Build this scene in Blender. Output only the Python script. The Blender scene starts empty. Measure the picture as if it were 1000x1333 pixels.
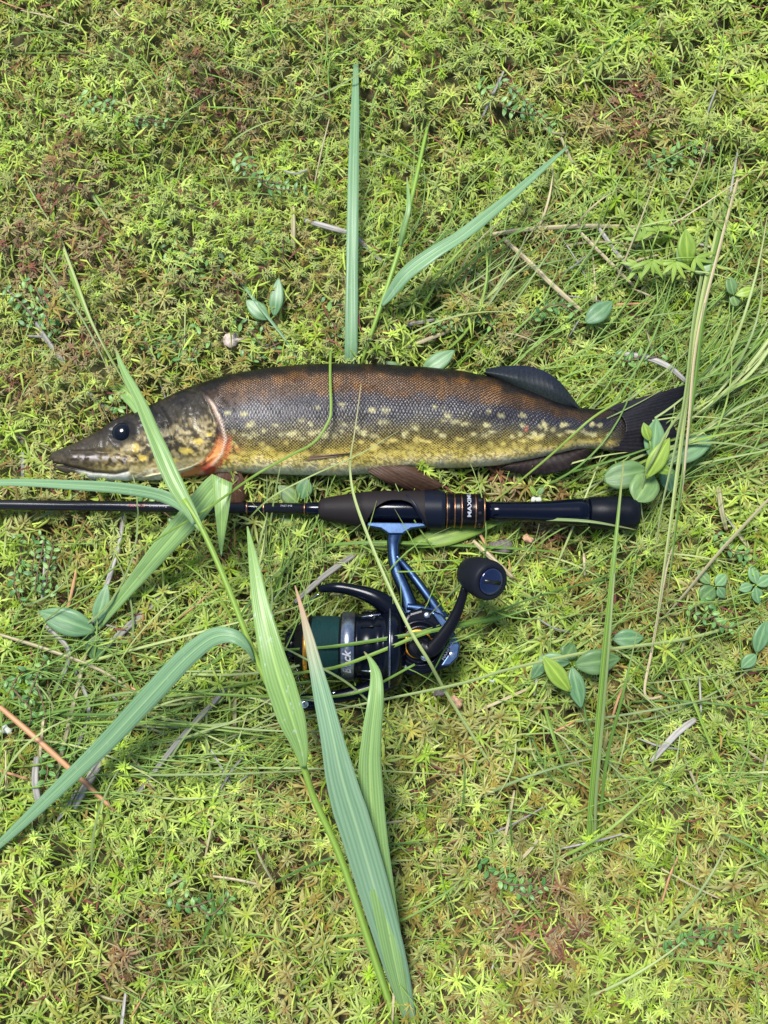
import bpy, bmesh, math, random
import numpy as np
from mathutils import Vector, Matrix

random.seed(7); rng = np.random.default_rng(11)
S = bpy.context.scene
COL = S.collection

# ------------------------------------------------------------------ camera
D = 0.70                       # camera to the middle of the picture, metres
TILT = math.radians(9)
W = 0.60                       # metres of ground across the picture
cam = bpy.data.cameras.new('camera'); camo = bpy.data.objects.new('camera', cam); COL.objects.link(camo)
cam.sensor_fit = 'HORIZONTAL'; cam.sensor_width = 36.0; cam.lens = 36.0 * D / W
cam.clip_start = 0.01; cam.clip_end = 2000
camo.location = (0, -D * math.sin(TILT), D * math.cos(TILT)); camo.rotation_euler = (TILT, 0, 0)
S.camera = camo
# ------------------------------------------------------------------ light
SUN_EL, SUN_AZ = math.radians(66), math.radians(122)     # azimuth measured from +x, counter-clockwise
wd = bpy.data.worlds.new('World'); S.world = wd; wd.use_nodes = True
wn = wd.node_tree.nodes; wl = wd.node_tree.links
bg = wn['Background']; sky = wn.new('ShaderNodeTexSky'); sky.sky_type = 'NISHITA'; sky.sun_disc = False
sky.sun_elevation = SUN_EL; sky.sun_rotation = math.pi / 2 - SUN_AZ; sky.dust_density = 0.8
wl.new(sky.outputs[0], bg.inputs[0]); bg.inputs[1].default_value = 0.105
sun = bpy.data.lights.new('sun', 'SUN'); suno = bpy.data.objects.new('sun', sun); COL.objects.link(suno)
sun.energy = 2.9; sun.angle = math.radians(20); sun.color = (1, .985, .955)
sd = Vector((math.cos(SUN_EL) * math.cos(SUN_AZ), math.cos(SUN_EL) * math.sin(SUN_AZ), math.sin(SUN_EL)))
suno.rotation_euler = sd.to_track_quat('Z', 'Y').to_euler()
S.view_settings.view_transform = 'Standard'; S.view_settings.look = 'None'
S.view_settings.gamma = 1; S.view_settings.use_curve_mapping = False
S.view_settings.exposure = 0.9

# ------------------------------------------------------------------ pixels <-> place
CT, ST = math.cos(TILT), math.sin(TILT)
CAM = np.array([0, -D * ST, D * CT])
def P(u, v, z=0.0):
    """photo pixel (1000 x 1333) -> the point at height z metres on that line of sight"""
    a = (u - 500.0) / 1000 * W / D; b = (666.5 - v) / 1000 * W / D
    d = np.array([a, b * CT + ST, b * ST - CT])
    return CAM + d * ((z - CAM[2]) / d[2])
def PX(z=0.0): return W / 1000 * (D - z) / D             # metres per pixel at height z
def proj(x, y, z):
    X = x; Y = (y - CAM[1]); Z = (z - CAM[2])
    yc = Y * CT + Z * ST; zc = -Y * ST + Z * CT
    return 500 + X / -zc * D / W * 1000, 666.5 - yc / -zc * D / W * 1000

# ------------------------------------------------------------------ noise
TAB = rng.random((256, 256))
def vnoise(x, y):
    xi = np.floor(x).astype(int); yi = np.floor(y).astype(int)
    fx = x - xi; fy = y - yi; fx = fx * fx * (3 - 2 * fx); fy = fy * fy * (3 - 2 * fy)
    a = TAB[xi & 255, yi & 255]; b = TAB[(xi + 1) & 255, yi & 255]
    c = TAB[xi & 255, (yi + 1) & 255]; d = TAB[(xi + 1) & 255, (yi + 1) & 255]
    return (a * (1 - fx) + b * fx) * (1 - fy) + (c * (1 - fx) + d * fx) * fy
def fbm(x, y, o=3):
    s = 0; a = .5; t = 0
    for i in range(o):
        s = s + a * vnoise(x * 2 ** i + 17.3 * i, y * 2 ** i + 9.1 * i); t += a; a *= .5
    return s / t
def sstep(a, b, x):
    t = np.clip((x - a) / (b - a), 0, 1); return t * t * (3 - 2 * t)
def lerp(a, b, t): return a + (b - a) * t
def polydist(u, v, poly):
    """distance to a polyline and side (+ = right of its direction, in image axes)"""
    best = np.full(np.shape(u), 1e9); side = np.zeros(np.shape(u)); par = np.zeros(np.shape(u))
    n = len(poly) - 1
    for i in range(n):
        (x0, y0), (x1, y1) = poly[i], poly[i + 1]
        dx, dy = x1 - x0, y1 - y0; L = dx * dx + dy * dy
        t = np.clip(((u - x0) * dx + (v - y0) * dy) / L, 0, 1)
        d = np.hypot(u - x0 - t * dx, v - y0 - t * dy)
        s = np.sign(dx * (v - y0) - dy * (u - x0))
        m = d < best; best = np.where(m, d, best); side = np.where(m, s, side); par = np.where(m, (i + t) / n, par)
    return best, side, par

# ------------------------------------------------------------------ building helpers
def tagit(o, label, cat, group=None, kind=None):
    if label: o['label'] = label
    if cat: o['category'] = cat
    if group: o['group'] = group
    if kind: o['kind'] = kind
    return o
def thing(name, label, cat, loc, group=None):
    o = bpy.data.objects.new(name, None); COL.objects.link(o); o.location = [float(c) for c in loc]
    o.empty_display_size = 0.01
    return tagit(o, label, cat, group)
def origin_of(o):
    p = Vector((0, 0, 0))
    while o: p += o.location; o = o.parent
    return np.array(p)
def mesh(name, verts, faces, mat, parent=None, smooth=True, cols=None, uvs=None, at=None):
    verts = np.asarray(verts, float)
    off = origin_of(parent) if parent else (np.array(at) if at is not None else np.zeros(3))
    me = bpy.data.meshes.new(name)
    if isinstance(faces, tuple):            # (flat loop indices, loop totals) as arrays
        li, lt = faces
        me.vertices.add(len(verts)); me.vertices.foreach_set('co', (verts - off).astype(np.float32).ravel())
        me.loops.add(len(li)); me.loops.foreach_set('vertex_index', li.astype(np.int32))
        ls = np.concatenate([[0], np.cumsum(lt)[:-1]]).astype(np.int32)
        me.polygons.add(len(lt)); me.polygons.foreach_set('loop_start', ls)
        try: me.polygons.foreach_set('loop_total', lt.astype(np.int32))
        except Exception: pass
        me.update(calc_edges=True)
    else:
        me.from_pydata((verts - off).tolist(), [], [tuple(int(i) for i in f) for f in faces])
    if smooth: me.polygons.foreach_set('use_smooth', np.ones(len(me.polygons), bool))
    if cols is not None:
        a = me.color_attributes.new('Col', 'FLOAT_COLOR', 'POINT')
        c = np.ones((len(verts), 4), np.float32); c[:, :np.shape(cols)[1]] = cols
        a.data.foreach_set('color', c.ravel())
    if uvs is not None:
        l = me.uv_layers.new(name='UVMap'); idx = np.zeros(len(me.loops), np.int32)
        me.loops.foreach_get('vertex_index', idx)
        l.data.foreach_set('uv', np.asarray(uvs, np.float32)[idx].ravel())
    if mat: me.materials.append(mat)
    me.update()
    o = bpy.data.objects.new(name, me); COL.objects.link(o)
    if parent: o.parent = parent
    elif at is not None: o.location = [float(c) for c in at]
    return o
def resample(pts, n):
    """Catmull-Rom through pts, n samples, any dimension"""
    p = np.asarray(pts, float)
    if len(p) == 2: return np.array([lerp(p[0], p[1], t) for t in np.linspace(0, 1, n)])
    p = np.vstack([2 * p[0] - p[1], p, 2 * p[-1] - p[-2]]); m = len(p) - 3
    out = []
    for t in np.linspace(0, m, n):
        i = min(int(t), m - 1); f = t - i; a, b, c, d = p[i:i + 4]
        out.append(.5 * (2 * b + (c - a) * f + (2 * a - 5 * b + 4 * c - d) * f * f + (3 * b - a - 3 * c + d) * f ** 3))
    return np.array(out)
def unit(a): return a / np.maximum(np.linalg.norm(a, axis=-1, keepdims=True), 1e-12)
def gridfaces(nr, nc, wrap=False):
    f = []
    for i in range(nr - 1):
        for j in range(nc if wrap else nc - 1):
            k = (j + 1) % nc
            f.append((i * nc + j, i * nc + k, (i + 1) * nc + k, (i + 1) * nc + j))
    return f
def sweep(pts, ra, rb=None, n=10, up=(0, 0, 1), caps=True, power=2.0):
    """tube along pts; ra = radius across, rb = radius along `up`"""
    pts = np.asarray(pts, float); m = len(pts)
    ra = np.broadcast_to(np.asarray(ra, float), (m,)); rb = ra if rb is None else np.broadcast_to(np.asarray(rb, float), (m,))
    t = unit(np.gradient(pts, axis=0)); upv = np.broadcast_to(np.asarray(up, float), (m, 3))
    s = np.cross(t, upv); bad = np.linalg.norm(s, axis=1) < 1e-4
    s[bad] = np.cross(t[bad], (0, 1, 0)); s = unit(s); w = np.cross(s, t)
    V = []
    for i in range(m):
        for j in range(n):
            a = 2 * math.pi * j / n; c, q = math.cos(a), math.sin(a)
            c = math.copysign(abs(c) ** (2 / power), c); q = math.copysign(abs(q) ** (2 / power), q)
            V.append(pts[i] + s[i] * ra[i] * c + w[i] * rb[i] * q)
    F = gridfaces(m, n, True)
    if caps: F += [tuple(range(n - 1, -1, -1)), tuple(range((m - 1) * n, m * n))]
    return np.array(V), F
def lathe(A, B, prof, n=40, caps=True):
    """prof: (fraction along A->B, radius in metres)"""
    A = np.asarray(A, float); B = np.asarray(B, float); ax = unit(B - A)
    e1 = np.cross(ax, (0, 0, 1.0))
    if np.linalg.norm(e1) < 1e-3: e1 = np.array([1.0, 0, 0])
    e1 = unit(e1); e2 = np.cross(e1, ax)
    V = []
    for f, r in prof:
        for j in range(n):
            a = 2 * math.pi * j / n
            V.append(A + (B - A) * f + (e1 * math.cos(a) + e2 * math.sin(a)) * r)
    F = gridfaces(len(prof), n, True)
    if caps: F += [tuple(range(n - 1, -1, -1)), tuple(range((len(prof) - 1) * n, len(prof) * n))]
    return np.array(V), F
def merge(*vf):
    V = []; F = []; k = 0
    for v, f in vf:
        V.append(v); F += [tuple(i + k for i in q) for q in f]; k += len(v)
    return np.vstack(V), F
def sharp(o, deg=35):
    m = o.modifiers.new('edges', 'EDGE_SPLIT'); m.split_angle = math.radians(deg); return o
def bevel(o, w, seg=2, deg=30):
    m = o.modifiers.new('bevel', 'BEVEL'); m.width = w; m.segments = seg; m.limit_method = 'ANGLE'; m.angle_limit = math.radians(deg); return o
def prism(poly_px, z0, z1):
    n = len(poly_px); zm = (z0 + z1) / 2
    b = [P(u, v, zm) for u, v in poly_px]
    V = [(p[0], p[1], z0) for p in b] + [(p[0], p[1], z1) for p in b]
    F = [tuple(range(n)), tuple(range(2 * n - 1, n - 1, -1))] + [(i, n + i, n + (i + 1) % n, (i + 1) % n) for i in range(n)]
    a = sum(b[i][0] * b[(i + 1) % n][1] - b[(i + 1) % n][0] * b[i][1] for i in range(n))
    if a > 0: F = [tuple(reversed(f)) for f in F]
    return np.array(V), F
def text_mesh(s, size, shear=0.0, bold=0.0):
    c = bpy.data.curves.new('lettering', 'FONT'); c.body = s; c.size = size; c.shear = shear; c.offset = bold
    c.align_x = 'LEFT'; c.resolution_u = 3
    o = bpy.data.objects.new('lettering', c); COL.objects.link(o)
    dg = bpy.context.evaluated_depsgraph_get(); me = bpy.data.meshes.new_from_object(o.evaluated_get(dg))
    bm = bmesh.new(); bm.from_mesh(me); bmesh.ops.triangulate(bm, faces=bm.faces)
    bmesh.ops.subdivide_edges(bm, edges=[e for e in bm.edges if e.calc_length() > size * .12], cuts=2); bmesh.ops.triangulate(bm, faces=bm.faces)
    V = np.array([v.co[:] for v in bm.verts]); bm.verts.index_update(); F = [tuple(v.index for v in f.verts) for f in bm.faces]
    bm.free(); bpy.data.objects.remove(o); bpy.data.meshes.remove(me)
    return V, F

# ------------------------------------------------------------------ materials
def newmat(name):
    m = bpy.data.materials.new(name); m.use_nodes = True; n = m.node_tree.nodes; return m, n, m.node_tree.links, n['Principled BSDF']
def ramp(n, pts):
    r = n.new('ShaderNodeValToRGB'); e = r.color_ramp.elements
    while len(e) < len(pts): e.new(.5)
    for i, (p, c) in enumerate(pts): e[i].position = p; e[i].color = (*c, 1) if len(c) == 3 else c
    return r
def simple(name, col, rough=.5, metal=0.0, bump=0.0, scale=900, coat=0.0, var=.25, spec=.5):
    m, n, l, b = newmat(name)
    tc = n.new('ShaderNodeTexCoord'); nz = n.new('ShaderNodeTexNoise'); nz.inputs['Scale'].default_value = scale; nz.inputs['Detail'].default_value = 4
    l.new(tc.outputs['Object'], nz.inputs['Vector'])
    r = ramp(n, [(.3, [c * (1 - var) for c in col]), (.7, [min(1, c * (1 + var)) for c in col])]); l.new(nz.outputs[0], r.inputs[0]); l.new(r.outputs[0], b.inputs['Base Color'])
    nz2 = n.new('ShaderNodeTexNoise'); nz2.inputs['Scale'].default_value = scale * .23; l.new(tc.outputs['Object'], nz2.inputs['Vector'])
    mr = n.new('ShaderNodeMapRange'); mr.inputs[3].default_value = rough * .75; mr.inputs[4].default_value = min(1, rough * 1.3); l.new(nz2.outputs[0], mr.inputs[0]); l.new(mr.outputs[0], b.inputs['Roughness'])
    b.inputs['Metallic'].default_value = metal; b.inputs['Coat Weight'].default_value = coat; b.inputs['Coat Roughness'].default_value = .06
    b.inputs['Specular IOR Level'].default_value = spec
    if bump:
        bp = n.new('ShaderNodeBump'); bp.inputs['Strength'].default_value = bump; bp.inputs['Distance'].default_value = .0006; l.new(nz.outputs[0], bp.inputs['Height']); l.new(bp.outputs[0], b.inputs['Normal'])
    return m
def leafmat(name, a, bcol, tipcol=None, tip=(.85, 1.0), veins=14, transl=.3, rough=.42, blot=0.0, blotcol=(.5, .55, .4), spread=.25):
    """leaf: uv x across, y along; fine parallel veins, mottling, each leaf its own tint"""
    m, n, l, b = newmat(name)
    tc = n.new('ShaderNodeTexCoord'); oi = n.new('ShaderNodeObjectInfo'); sp = n.new('ShaderNodeSeparateXYZ'); l.new(tc.outputs['UV'], sp.inputs[0])
    nz = n.new('ShaderNodeTexNoise'); nz.inputs['Scale'].default_value = 1; nz.inputs['Detail'].default_value = 6; mpu = n.new('ShaderNodeMapping'); mpu.inputs['Scale'].default_value = (11, 4, 1); l.new(tc.outputs['UV'], mpu.inputs[0]); cmb = n.new('ShaderNodeVectorMath'); cmb.operation = 'ADD'; l.new(mpu.outputs[0], cmb.inputs[0]); l.new(oi.outputs['Random'], cmb.inputs[1]); l.new(cmb.outputs[0], nz.inputs['Vector'])
    mul = n.new('ShaderNodeMath'); mul.operation = 'MULTIPLY'; mul.inputs[1].default_value = veins * 6.283; l.new(sp.outputs[0], mul.inputs[0])
    sn = n.new('ShaderNodeMath'); sn.operation = 'SINE'; l.new(mul.outputs[0], sn.inputs[0])
    ad = n.new('ShaderNodeMath'); ad.operation = 'MULTIPLY_ADD'; ad.inputs[1].default_value = .14; l.new(sn.outputs[0], ad.inputs[0]); l.new(nz.outputs[0], ad.inputs[2])
    r = ramp(n, [(.3, a), (.68, bcol)]); l.new(ad.outputs[0], r.inputs[0]); c = r.outputs[0]
    mid = n.new('ShaderNodeMath'); mid.operation = 'SUBTRACT'; mid.inputs[1].default_value = .5; l.new(sp.outputs[0], mid.inputs[0])
    ab = n.new('ShaderNodeMath'); ab.operation = 'ABSOLUTE'; l.new(mid.outputs[0], ab.inputs[0])
    mrr = n.new('ShaderNodeMapRange'); mrr.inputs[1].default_value = .018; mrr.inputs[2].default_value = .05; mrr.inputs[3].default_value = .45; mrr.inputs[4].default_value = 0; l.new(ab.outputs[0], mrr.inputs[0])
    mx = n.new('ShaderNodeMix'); mx.data_type = 'RGBA'; l.new(mrr.outputs[0], mx.inputs[0]); l.new(c, mx.inputs[6]); mx.inputs[7].default_value = (min(1, bcol[0] * 1.7), min(1, bcol[1] * 1.5), bcol[2] * 1.3, 1); c = mx.outputs[2]
    if tipcol:
        mr = n.new('ShaderNodeMapRange'); mr.inputs[1].default_value = tip[0]; mr.inputs[2].default_value = tip[1]; l.new(sp.outputs[1], mr.inputs[0])
        mx = n.new('ShaderNodeMix'); mx.data_type = 'RGBA'; l.new(mr.outputs[0], mx.inputs[0]); l.new(c, mx.inputs[6]); mx.inputs[7].default_value = (*tipcol, 1); c = mx.outputs[2]
    if blot:
        vz = n.new('ShaderNodeTexNoise'); vz.inputs['Scale'].default_value = 330; vz.inputs['Detail'].default_value = 6; mp = n.new('ShaderNodeMapping'); mp.inputs['Scale'].default_value = (1, .35, 1)
        l.new(tc.outputs['Object'], mp.inputs[0]); l.new(mp.outputs[0], vz.inputs['Vector'])
        rr = ramp(n, [(.62, (0, 0, 0)), (.7, (blot, blot, blot))]); l.new(vz.outputs[0], rr.inputs[0])
        mx = n.new('ShaderNodeMix'); mx.data_type = 'RGBA'; l.new(rr.outputs[0], mx.inputs[0]); l.new(c, mx.inputs[6]); mx.inputs[7].default_value = (*blotcol, 1); c = mx.outputs[2]
    hs = n.new('ShaderNodeHueSaturation'); mv = n.new('ShaderNodeMapRange'); mv.inputs[3].default_value = 1 - spread; mv.inputs[4].default_value = 1 + spread; l.new(oi.outputs['Random'], mv.inputs[0]); l.new(mv.outputs[0], hs.inputs['Value'])
    mh = n.new('ShaderNodeMapRange'); mh.inputs[3].default_value = .5 + spread * .06; mh.inputs[4].default_value = .5 - spread * .06; l.new(oi.outputs['Random'], mh.inputs[0]); l.new(mh.outputs[0], hs.inputs['Hue'])
    l.new(c, hs.inputs['Color']); c = hs.outputs[0]
    l.new(c, b.inputs['Base Color']); b.inputs['Roughness'].default_value = rough; b.inputs['Specular IOR Level'].default_value = .4
    bp = n.new('ShaderNodeBump'); bp.inputs['Strength'].default_value = .3; bp.inputs['Distance'].default_value = .0004; l.new(ad.outputs[0], bp.inputs['Height']); l.new(bp.outputs[0], b.inputs['Normal'])
    tr = n.new('ShaderNodeBsdfTranslucent'); l.new(c, tr.inputs[0]); ms = n.new('ShaderNodeMixShader'); ms.inputs[0].default_value = transl
    l.new(b.outputs[0], ms.inputs[1]); l.new(tr.outputs[0], ms.inputs[2]); l.new(ms.outputs[0], n['Material Output'].inputs[0])
    return m
def colmat(name, rough=.55, transl=.2, spec=.4):
    m, n, l, b = newmat(name); a = n.new('ShaderNodeAttribute'); a.attribute_name = 'Col'
    nz = n.new('ShaderNodeTexNoise'); nz.inputs['Scale'].default_value = 1500; tc = n.new('ShaderNodeTexCoord'); l.new(tc.outputs['Object'], nz.inputs['Vector'])
    mr = n.new('ShaderNodeMapRange'); mr.inputs[3].default_value = .75; mr.inputs[4].default_value = 1.25; l.new(nz.outputs[0], mr.inputs[0])
    hs = n.new('ShaderNodeHueSaturation'); l.new(a.outputs[0], hs.inputs['Color']); l.new(mr.outputs[0], hs.inputs['Value'])
    l.new(hs.outputs[0], b.inputs['Base Color']); b.inputs['Roughness'].default_value = rough; b.inputs['Specular IOR Level'].default_value = spec
    if transl:
        tr = n.new('ShaderNodeBsdfTranslucent'); l.new(hs.outputs[0], tr.inputs[0]); ms = n.new('ShaderNodeMixShader'); ms.inputs[0].default_value = transl
        l.new(b.outputs[0], ms.inputs[1]); l.new(tr.outputs[0], ms.inputs[2]); l.new(ms.outputs[0], n['Material Output'].inputs[0])
    return m

M_moss = colmat('moss', .6, .28, .3)
M_reed = leafmat('reed leaf green', (.20, .34, .10), (.30, .47, .16), veins=9, transl=.28, rough=.36, blot=.45, blotcol=(.30, .27, .12), tipcol=(.36, .28, .12), tip=(.9, 1.02), spread=.05)
M_reedspot = leafmat('reed leaf green with pale streaks', (.22, .37, .10), (.33, .50, .15), rough=.36, veins=9, transl=.3, blot=.7, blotcol=(.55, .62, .5), spread=.03)
M_reedblue = leafmat('reed leaf blue green', (.16, .29, .135), (.25, .41, .20), rough=.36, veins=9, transl=.22, blot=.2, blotcol=(.4, .5, .4), spread=.05)
M_reedpink = leafmat('reed leaf with pink tip', (.18, .32, .16), (.29, .44, .25), tipcol=(.55, .33, .2), tip=(.62, .9), veins=8, transl=.25, spread=.03)
M_stem = leafmat('reed stem', (.2, .34, .045), (.32, .45, .08), veins=5, transl=.12, spread=.05)
M_grass = leafmat('grass', (.11, .22, .03), (.23, .38, .065), veins=3, transl=.3, spread=.4, tipcol=(.36, .33, .12), tip=(.8, 1.05))
M_grassfine = leafmat('fine grass', (.17, .32, .045), (.34, .50, .11), veins=2, transl=.3, spread=.0, tipcol=(.45, .4, .2), tip=(.75, 1.05))
M_grassp = leafmat('grass pale', (.24, .34, .10), (.42, .50, .19), veins=3, transl=.3, spread=.3, tipcol=(.45, .4, .2), tip=(.7, 1.05))
M_straw = leafmat('straw', (.30, .25, .12), (.52, .46, .26), veins=4, transl=.1, spread=.3, rough=.6, blot=.4, blotcol=(.22, .16, .09))
M_strawgrey = leafmat('weathered straw', (.22, .20, .165), (.42, .40, .34), veins=4, transl=.1, spread=.25, rough=.65, blot=.35, blotcol=(.2, .18, .15))
M_strawor = leafmat('orange straw', (.42, .21, .09), (.6, .34, .16), veins=4, transl=.1, spread=.1, rough=.6)
M_broad = leafmat('broad leaf', (.13, .24, .075), (.21, .34, .12), veins=2.5, transl=.3, rough=.38, spread=.25, blot=.15, blotcol=(.3, .4, .2))
M_broadb = leafmat('broad leaf blue', (.13, .26, .105), (.21, .37, .165), veins=2.5, transl=.25, rough=.36, spread=.15, blot=.15, blotcol=(.3, .4, .28))
M_broady = leafmat('broad leaf light', (.24, .38, .04), (.36, .5, .085), veins=2.5, transl=.35, rough=.4, spread=.12)
M_cran = leafmat('small leaf', (.10, .23, .05), (.19, .36, .09), veins=2, transl=.2, rough=.35, spread=.35)
M_twig = simple('twig', (.16, .09, .05), .7, bump=.4)
M_bark = simple('bark flake', (.13, .11, .095), .8, bump=.8, scale=500, var=.5)
M_petal = simple('petal', (.46, .48, .38), .6)
M_orangeflake = simple('dry leaf', (.46, .27, .15), .7, bump=.5, scale=600, var=.4)

# ------------------------------------------------------------------ the lie of the land
FISH_TOP = [(66, 594), (70, 590), (80, 586), (100, 578), (130, 563), (150, 548), (165, 541), (185, 534), (205, 526), (230, 514), (262, 501), (300, 490), (350, 481), (400, 477), (450, 476), (500, 477), (550, 480), (600, 485), (640, 493), (680, 507), (715, 522), (745, 531), (775, 534), (795, 531), (812, 529), (824, 534)]
FISH_BOT = [(66, 602), (70, 609), (78, 615), (90, 619), (110, 623), (150, 626), (200, 625), (250, 620), (280, 617), (310, 615), (350, 616), (400, 618), (450, 618), (500, 614), (550, 609), (600, 608), (650, 605), (680, 600), (720, 592), (750, 585), (780, 583), (800, 587), (815, 585), (824, 576)]
def ftop(u): return np.interp(u, *zip(*FISH_TOP))
def fbot(u): return np.interp(u, *zip(*FISH_BOT))
def land(x, y):
    """height of the moss surface in metres"""
    h = (fbm(x / .13 + 3.1, y / .13 + 7.7, 2) - .5) * .036 + (fbm(x / .032 + 31, y / .032 + 12, 2) - .5) * .030
    h = h * sstep(1.35, 1.0, np.maximum(np.abs(x) / .42, np.abs(y) / .50)) * .85 + h * .15
    u, v = proj(x, y, 0)
    c = (ftop(u) + fbot(u)) / 2; hw = (fbot(u) - ftop(u)) / 2
    f = sstep(1.0, .5, np.abs(v - c) / np.maximum(hw, 4)) * sstep(50, 90, u) * sstep(840, 800, u)
    h = lerp(h, np.minimum(h, -.016), f)
    rod = sstep(27, 11, np.abs(v - (657 + u * .0133))) * sstep(405, 440, u) * sstep(850, 825, u)
    h = lerp(h, np.minimum(h, -.007), rod)
    rod2 = sstep(22, 9, np.abs(v - (657 + u * .0133))) * sstep(430, 400, u)
    h = lerp(h, np.minimum(h, .001), rod2)
    reel = sstep(1.25, .8, np.maximum(np.abs(u - 490) / 118, np.abs(v - 838) / 80)) 
    h = lerp(h, np.minimum(h, -.020), reel)
    stem = sstep(40, 15, np.hypot(u - 545, (v - 745) * .8))
    h = lerp(h, np.minimum(h, -.006), stem)
    return h
def sinh_axis(n, near, far):
    t = np.linspace(-1, 1, n); k = 9.5
    return np.where(np.abs(t) < .72, t / .72 * near, np.sign(t) * (near * np.exp((np.abs(t) - .72) / .28 * math.log(far / near))))
gx = sinh_axis(300, .75, 400); X, Y = np.meshgrid(gx, gx, indexing='ij')
Z = np.where(np.maximum(np.abs(X), np.abs(Y)) < 1.4, land(X, Y), (fbm(X / .6, Y / .6, 3) - .5) * .012) - .014
gv = np.stack([X, Y, Z], -1).reshape(-1, 3); nn = len(gx)
ii = (np.arange(nn - 1)[:, None] * nn + np.arange(nn - 1)[None]).ravel()
li = np.stack([ii, ii + nn, ii + nn + 1, ii + 1], -1).ravel()
mg, n, l, b = newmat('peat and moss ground')
tc = n.new('ShaderNodeTexCoord'); nz = n.new('ShaderNodeTexNoise'); nz.inputs['Scale'].default_value = 60; nz.inputs['Detail'].default_value = 8; l.new(tc.outputs['Object'], nz.inputs['Vector'])
nz2 = n.new('ShaderNodeTexNoise'); nz2.inputs['Scale'].default_value = 7; nz2.inputs['Detail'].default_value = 5; l.new(tc.outputs['Object'], nz2.inputs['Vector'])
r1 = ramp(n, [(.3, (.03, .02, .012)), (.5, (.07, .06, .02)), (.7, (.15, .15, .04))]); l.new(nz.outputs[0], r1.inputs[0])
r2 = ramp(n, [(.35, (.09, .055, .03)), (.6, (.14, .15, .035))]); l.new(nz2.outputs[0], r2.inputs[0])
mx = n.new('ShaderNodeMix'); mx.data_type = 'RGBA'; mx.inputs[0].default_value = .4; l.new(r1.outputs[0], mx.inputs[6]); l.new(r2.outputs[0], mx.inputs[7]); l.new(mx.outputs[2], b.inputs['Base Color'])
b.inputs['Roughness'].default_value = .9
bp = n.new('ShaderNodeBump'); bp.inputs['Strength'].default_value = 1; bp.inputs['Distance'].default_value = .01; l.new(nz.outputs[0], bp.inputs['Height']); l.new(bp.outputs[0], b.inputs['Normal'])
g = mesh('ground', gv, (li, np.full(len(ii), 4)), mg); g['kind'] = 'structure'; g['label'] = 'dark peaty bog ground under the moss'

# ------------------------------------------------------------------ moss
PAL = np.array([[.24, .36, .022], [.42, .52, .09], [.12, .18, .02], [.28, .18, .05], [.19, .06, .046]])
MAROON = [(40, 340, 45), (75, 365, 35), (115, 315, 45), (105, 455, 42), (130, 470, 30), (20, 520, 35), (155, 345, 30), (635, 345, 40), (300, 370, 25), (120, 580, 22), (720, 680, 45), (660, 620, 40), (590, 690, 40), (90, 240, 60), (820, 160, 70), (300, 130, 60), (700, 1180, 70), (180, 1240, 60), (15, 620, 20), (690, 455, 40)]
def moss_color(x, y, k):
    """base colour for stars centred at x, y"""
    u, v = proj(x, y, 0)
    n1 = fbm(x / .05 + 4, y / .05 + 8, 2); n2 = fbm(x / .09 + 40, y / .09 + 3, 2); j = rng.random(len(x))
    c = lerp(PAL[0], PAL[1], sstep(.3, .75, n1 * .6 + j * .4)[:, None])
    c = lerp(c, PAL[2], (sstep(.5, .75, n2) * .7 * (j < .7))[:, None])
    br = sstep(.50, .68, fbm(x / .06 + 90, y / .06 + 60, 2)) * .8
    low = sstep(880, 960, v) * sstep(480, 540, u) * sstep(800, 700, u)
    br = np.maximum(br, low * .75 * (rng.random(len(x)) < .75))
    c = lerp(c, PAL[3], (br * sstep(.1, .6, rng.random(len(x))))[:, None])
    m = np.zeros(len(x))
    for mu, mv, mr in MAROON: m = np.maximum(m, sstep(1.15, .6, np.hypot(u - mu, v - mv) / mr + (fbm(x / .02, y / .02, 2) - .5) * .9))
    c = lerp(c, PAL[4], (m * (rng.random(len(x)) < .93) * (.7 + .3 * rng.random(len(x))))[:, None])
    return c * (.6 + .8 * rng.random((len(x), 1)) ** 1.2)
def branches(cx, cy, cz, az, el, droop, ln, wd, col0, col1, twist):
    """vectorised leafy moss branches: 7 vertices each"""
    N = len(cx); ts = np.array([0, .5, 1.0]); ws = np.array([.7, 1.0, 0])
    dx, dy = np.cos(az), np.sin(az); px, py = -np.sin(az), np.cos(az)
    V = np.zeros((N, 7, 3)); C = np.zeros((N, 7, 3)); k = 0
    for t, w in zip(ts, ws):
        r = ln * t * np.cos(el); z = ln * (np.sin(el) * t - droop * t * t)
        bend = twist * ln * t * t
        bx = cx + dx * r + px * bend; by = cy + dy * r + py * bend; bz = cz + z
        for s in ((-1, 0, 1) if t < 1 else (0,)):
            V[:, k, 0] = bx + px * wd * w * s * .5; V[:, k, 1] = by + py * wd * w * s * .5
            V[:, k, 2] = bz + (wd * .28 * w if s == 0 else -wd * .1)
            C[:, k] = lerp(col0, col1, t); k += 1
    q = np.array([0, 1, 4, 3, 1, 2, 5, 4]); t3 = np.array([3, 4, 6, 4, 5, 6])
    base = (np.arange(N) * 7)[:, None]
    li = np.concatenate([(base + q).ravel(), (base + t3).ravel()])
    lt = np.concatenate([np.full(N * 2, 4), np.full(N * 2, 3)])
    return V.reshape(-1, 3), C.reshape(-1, 3), li, lt
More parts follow.
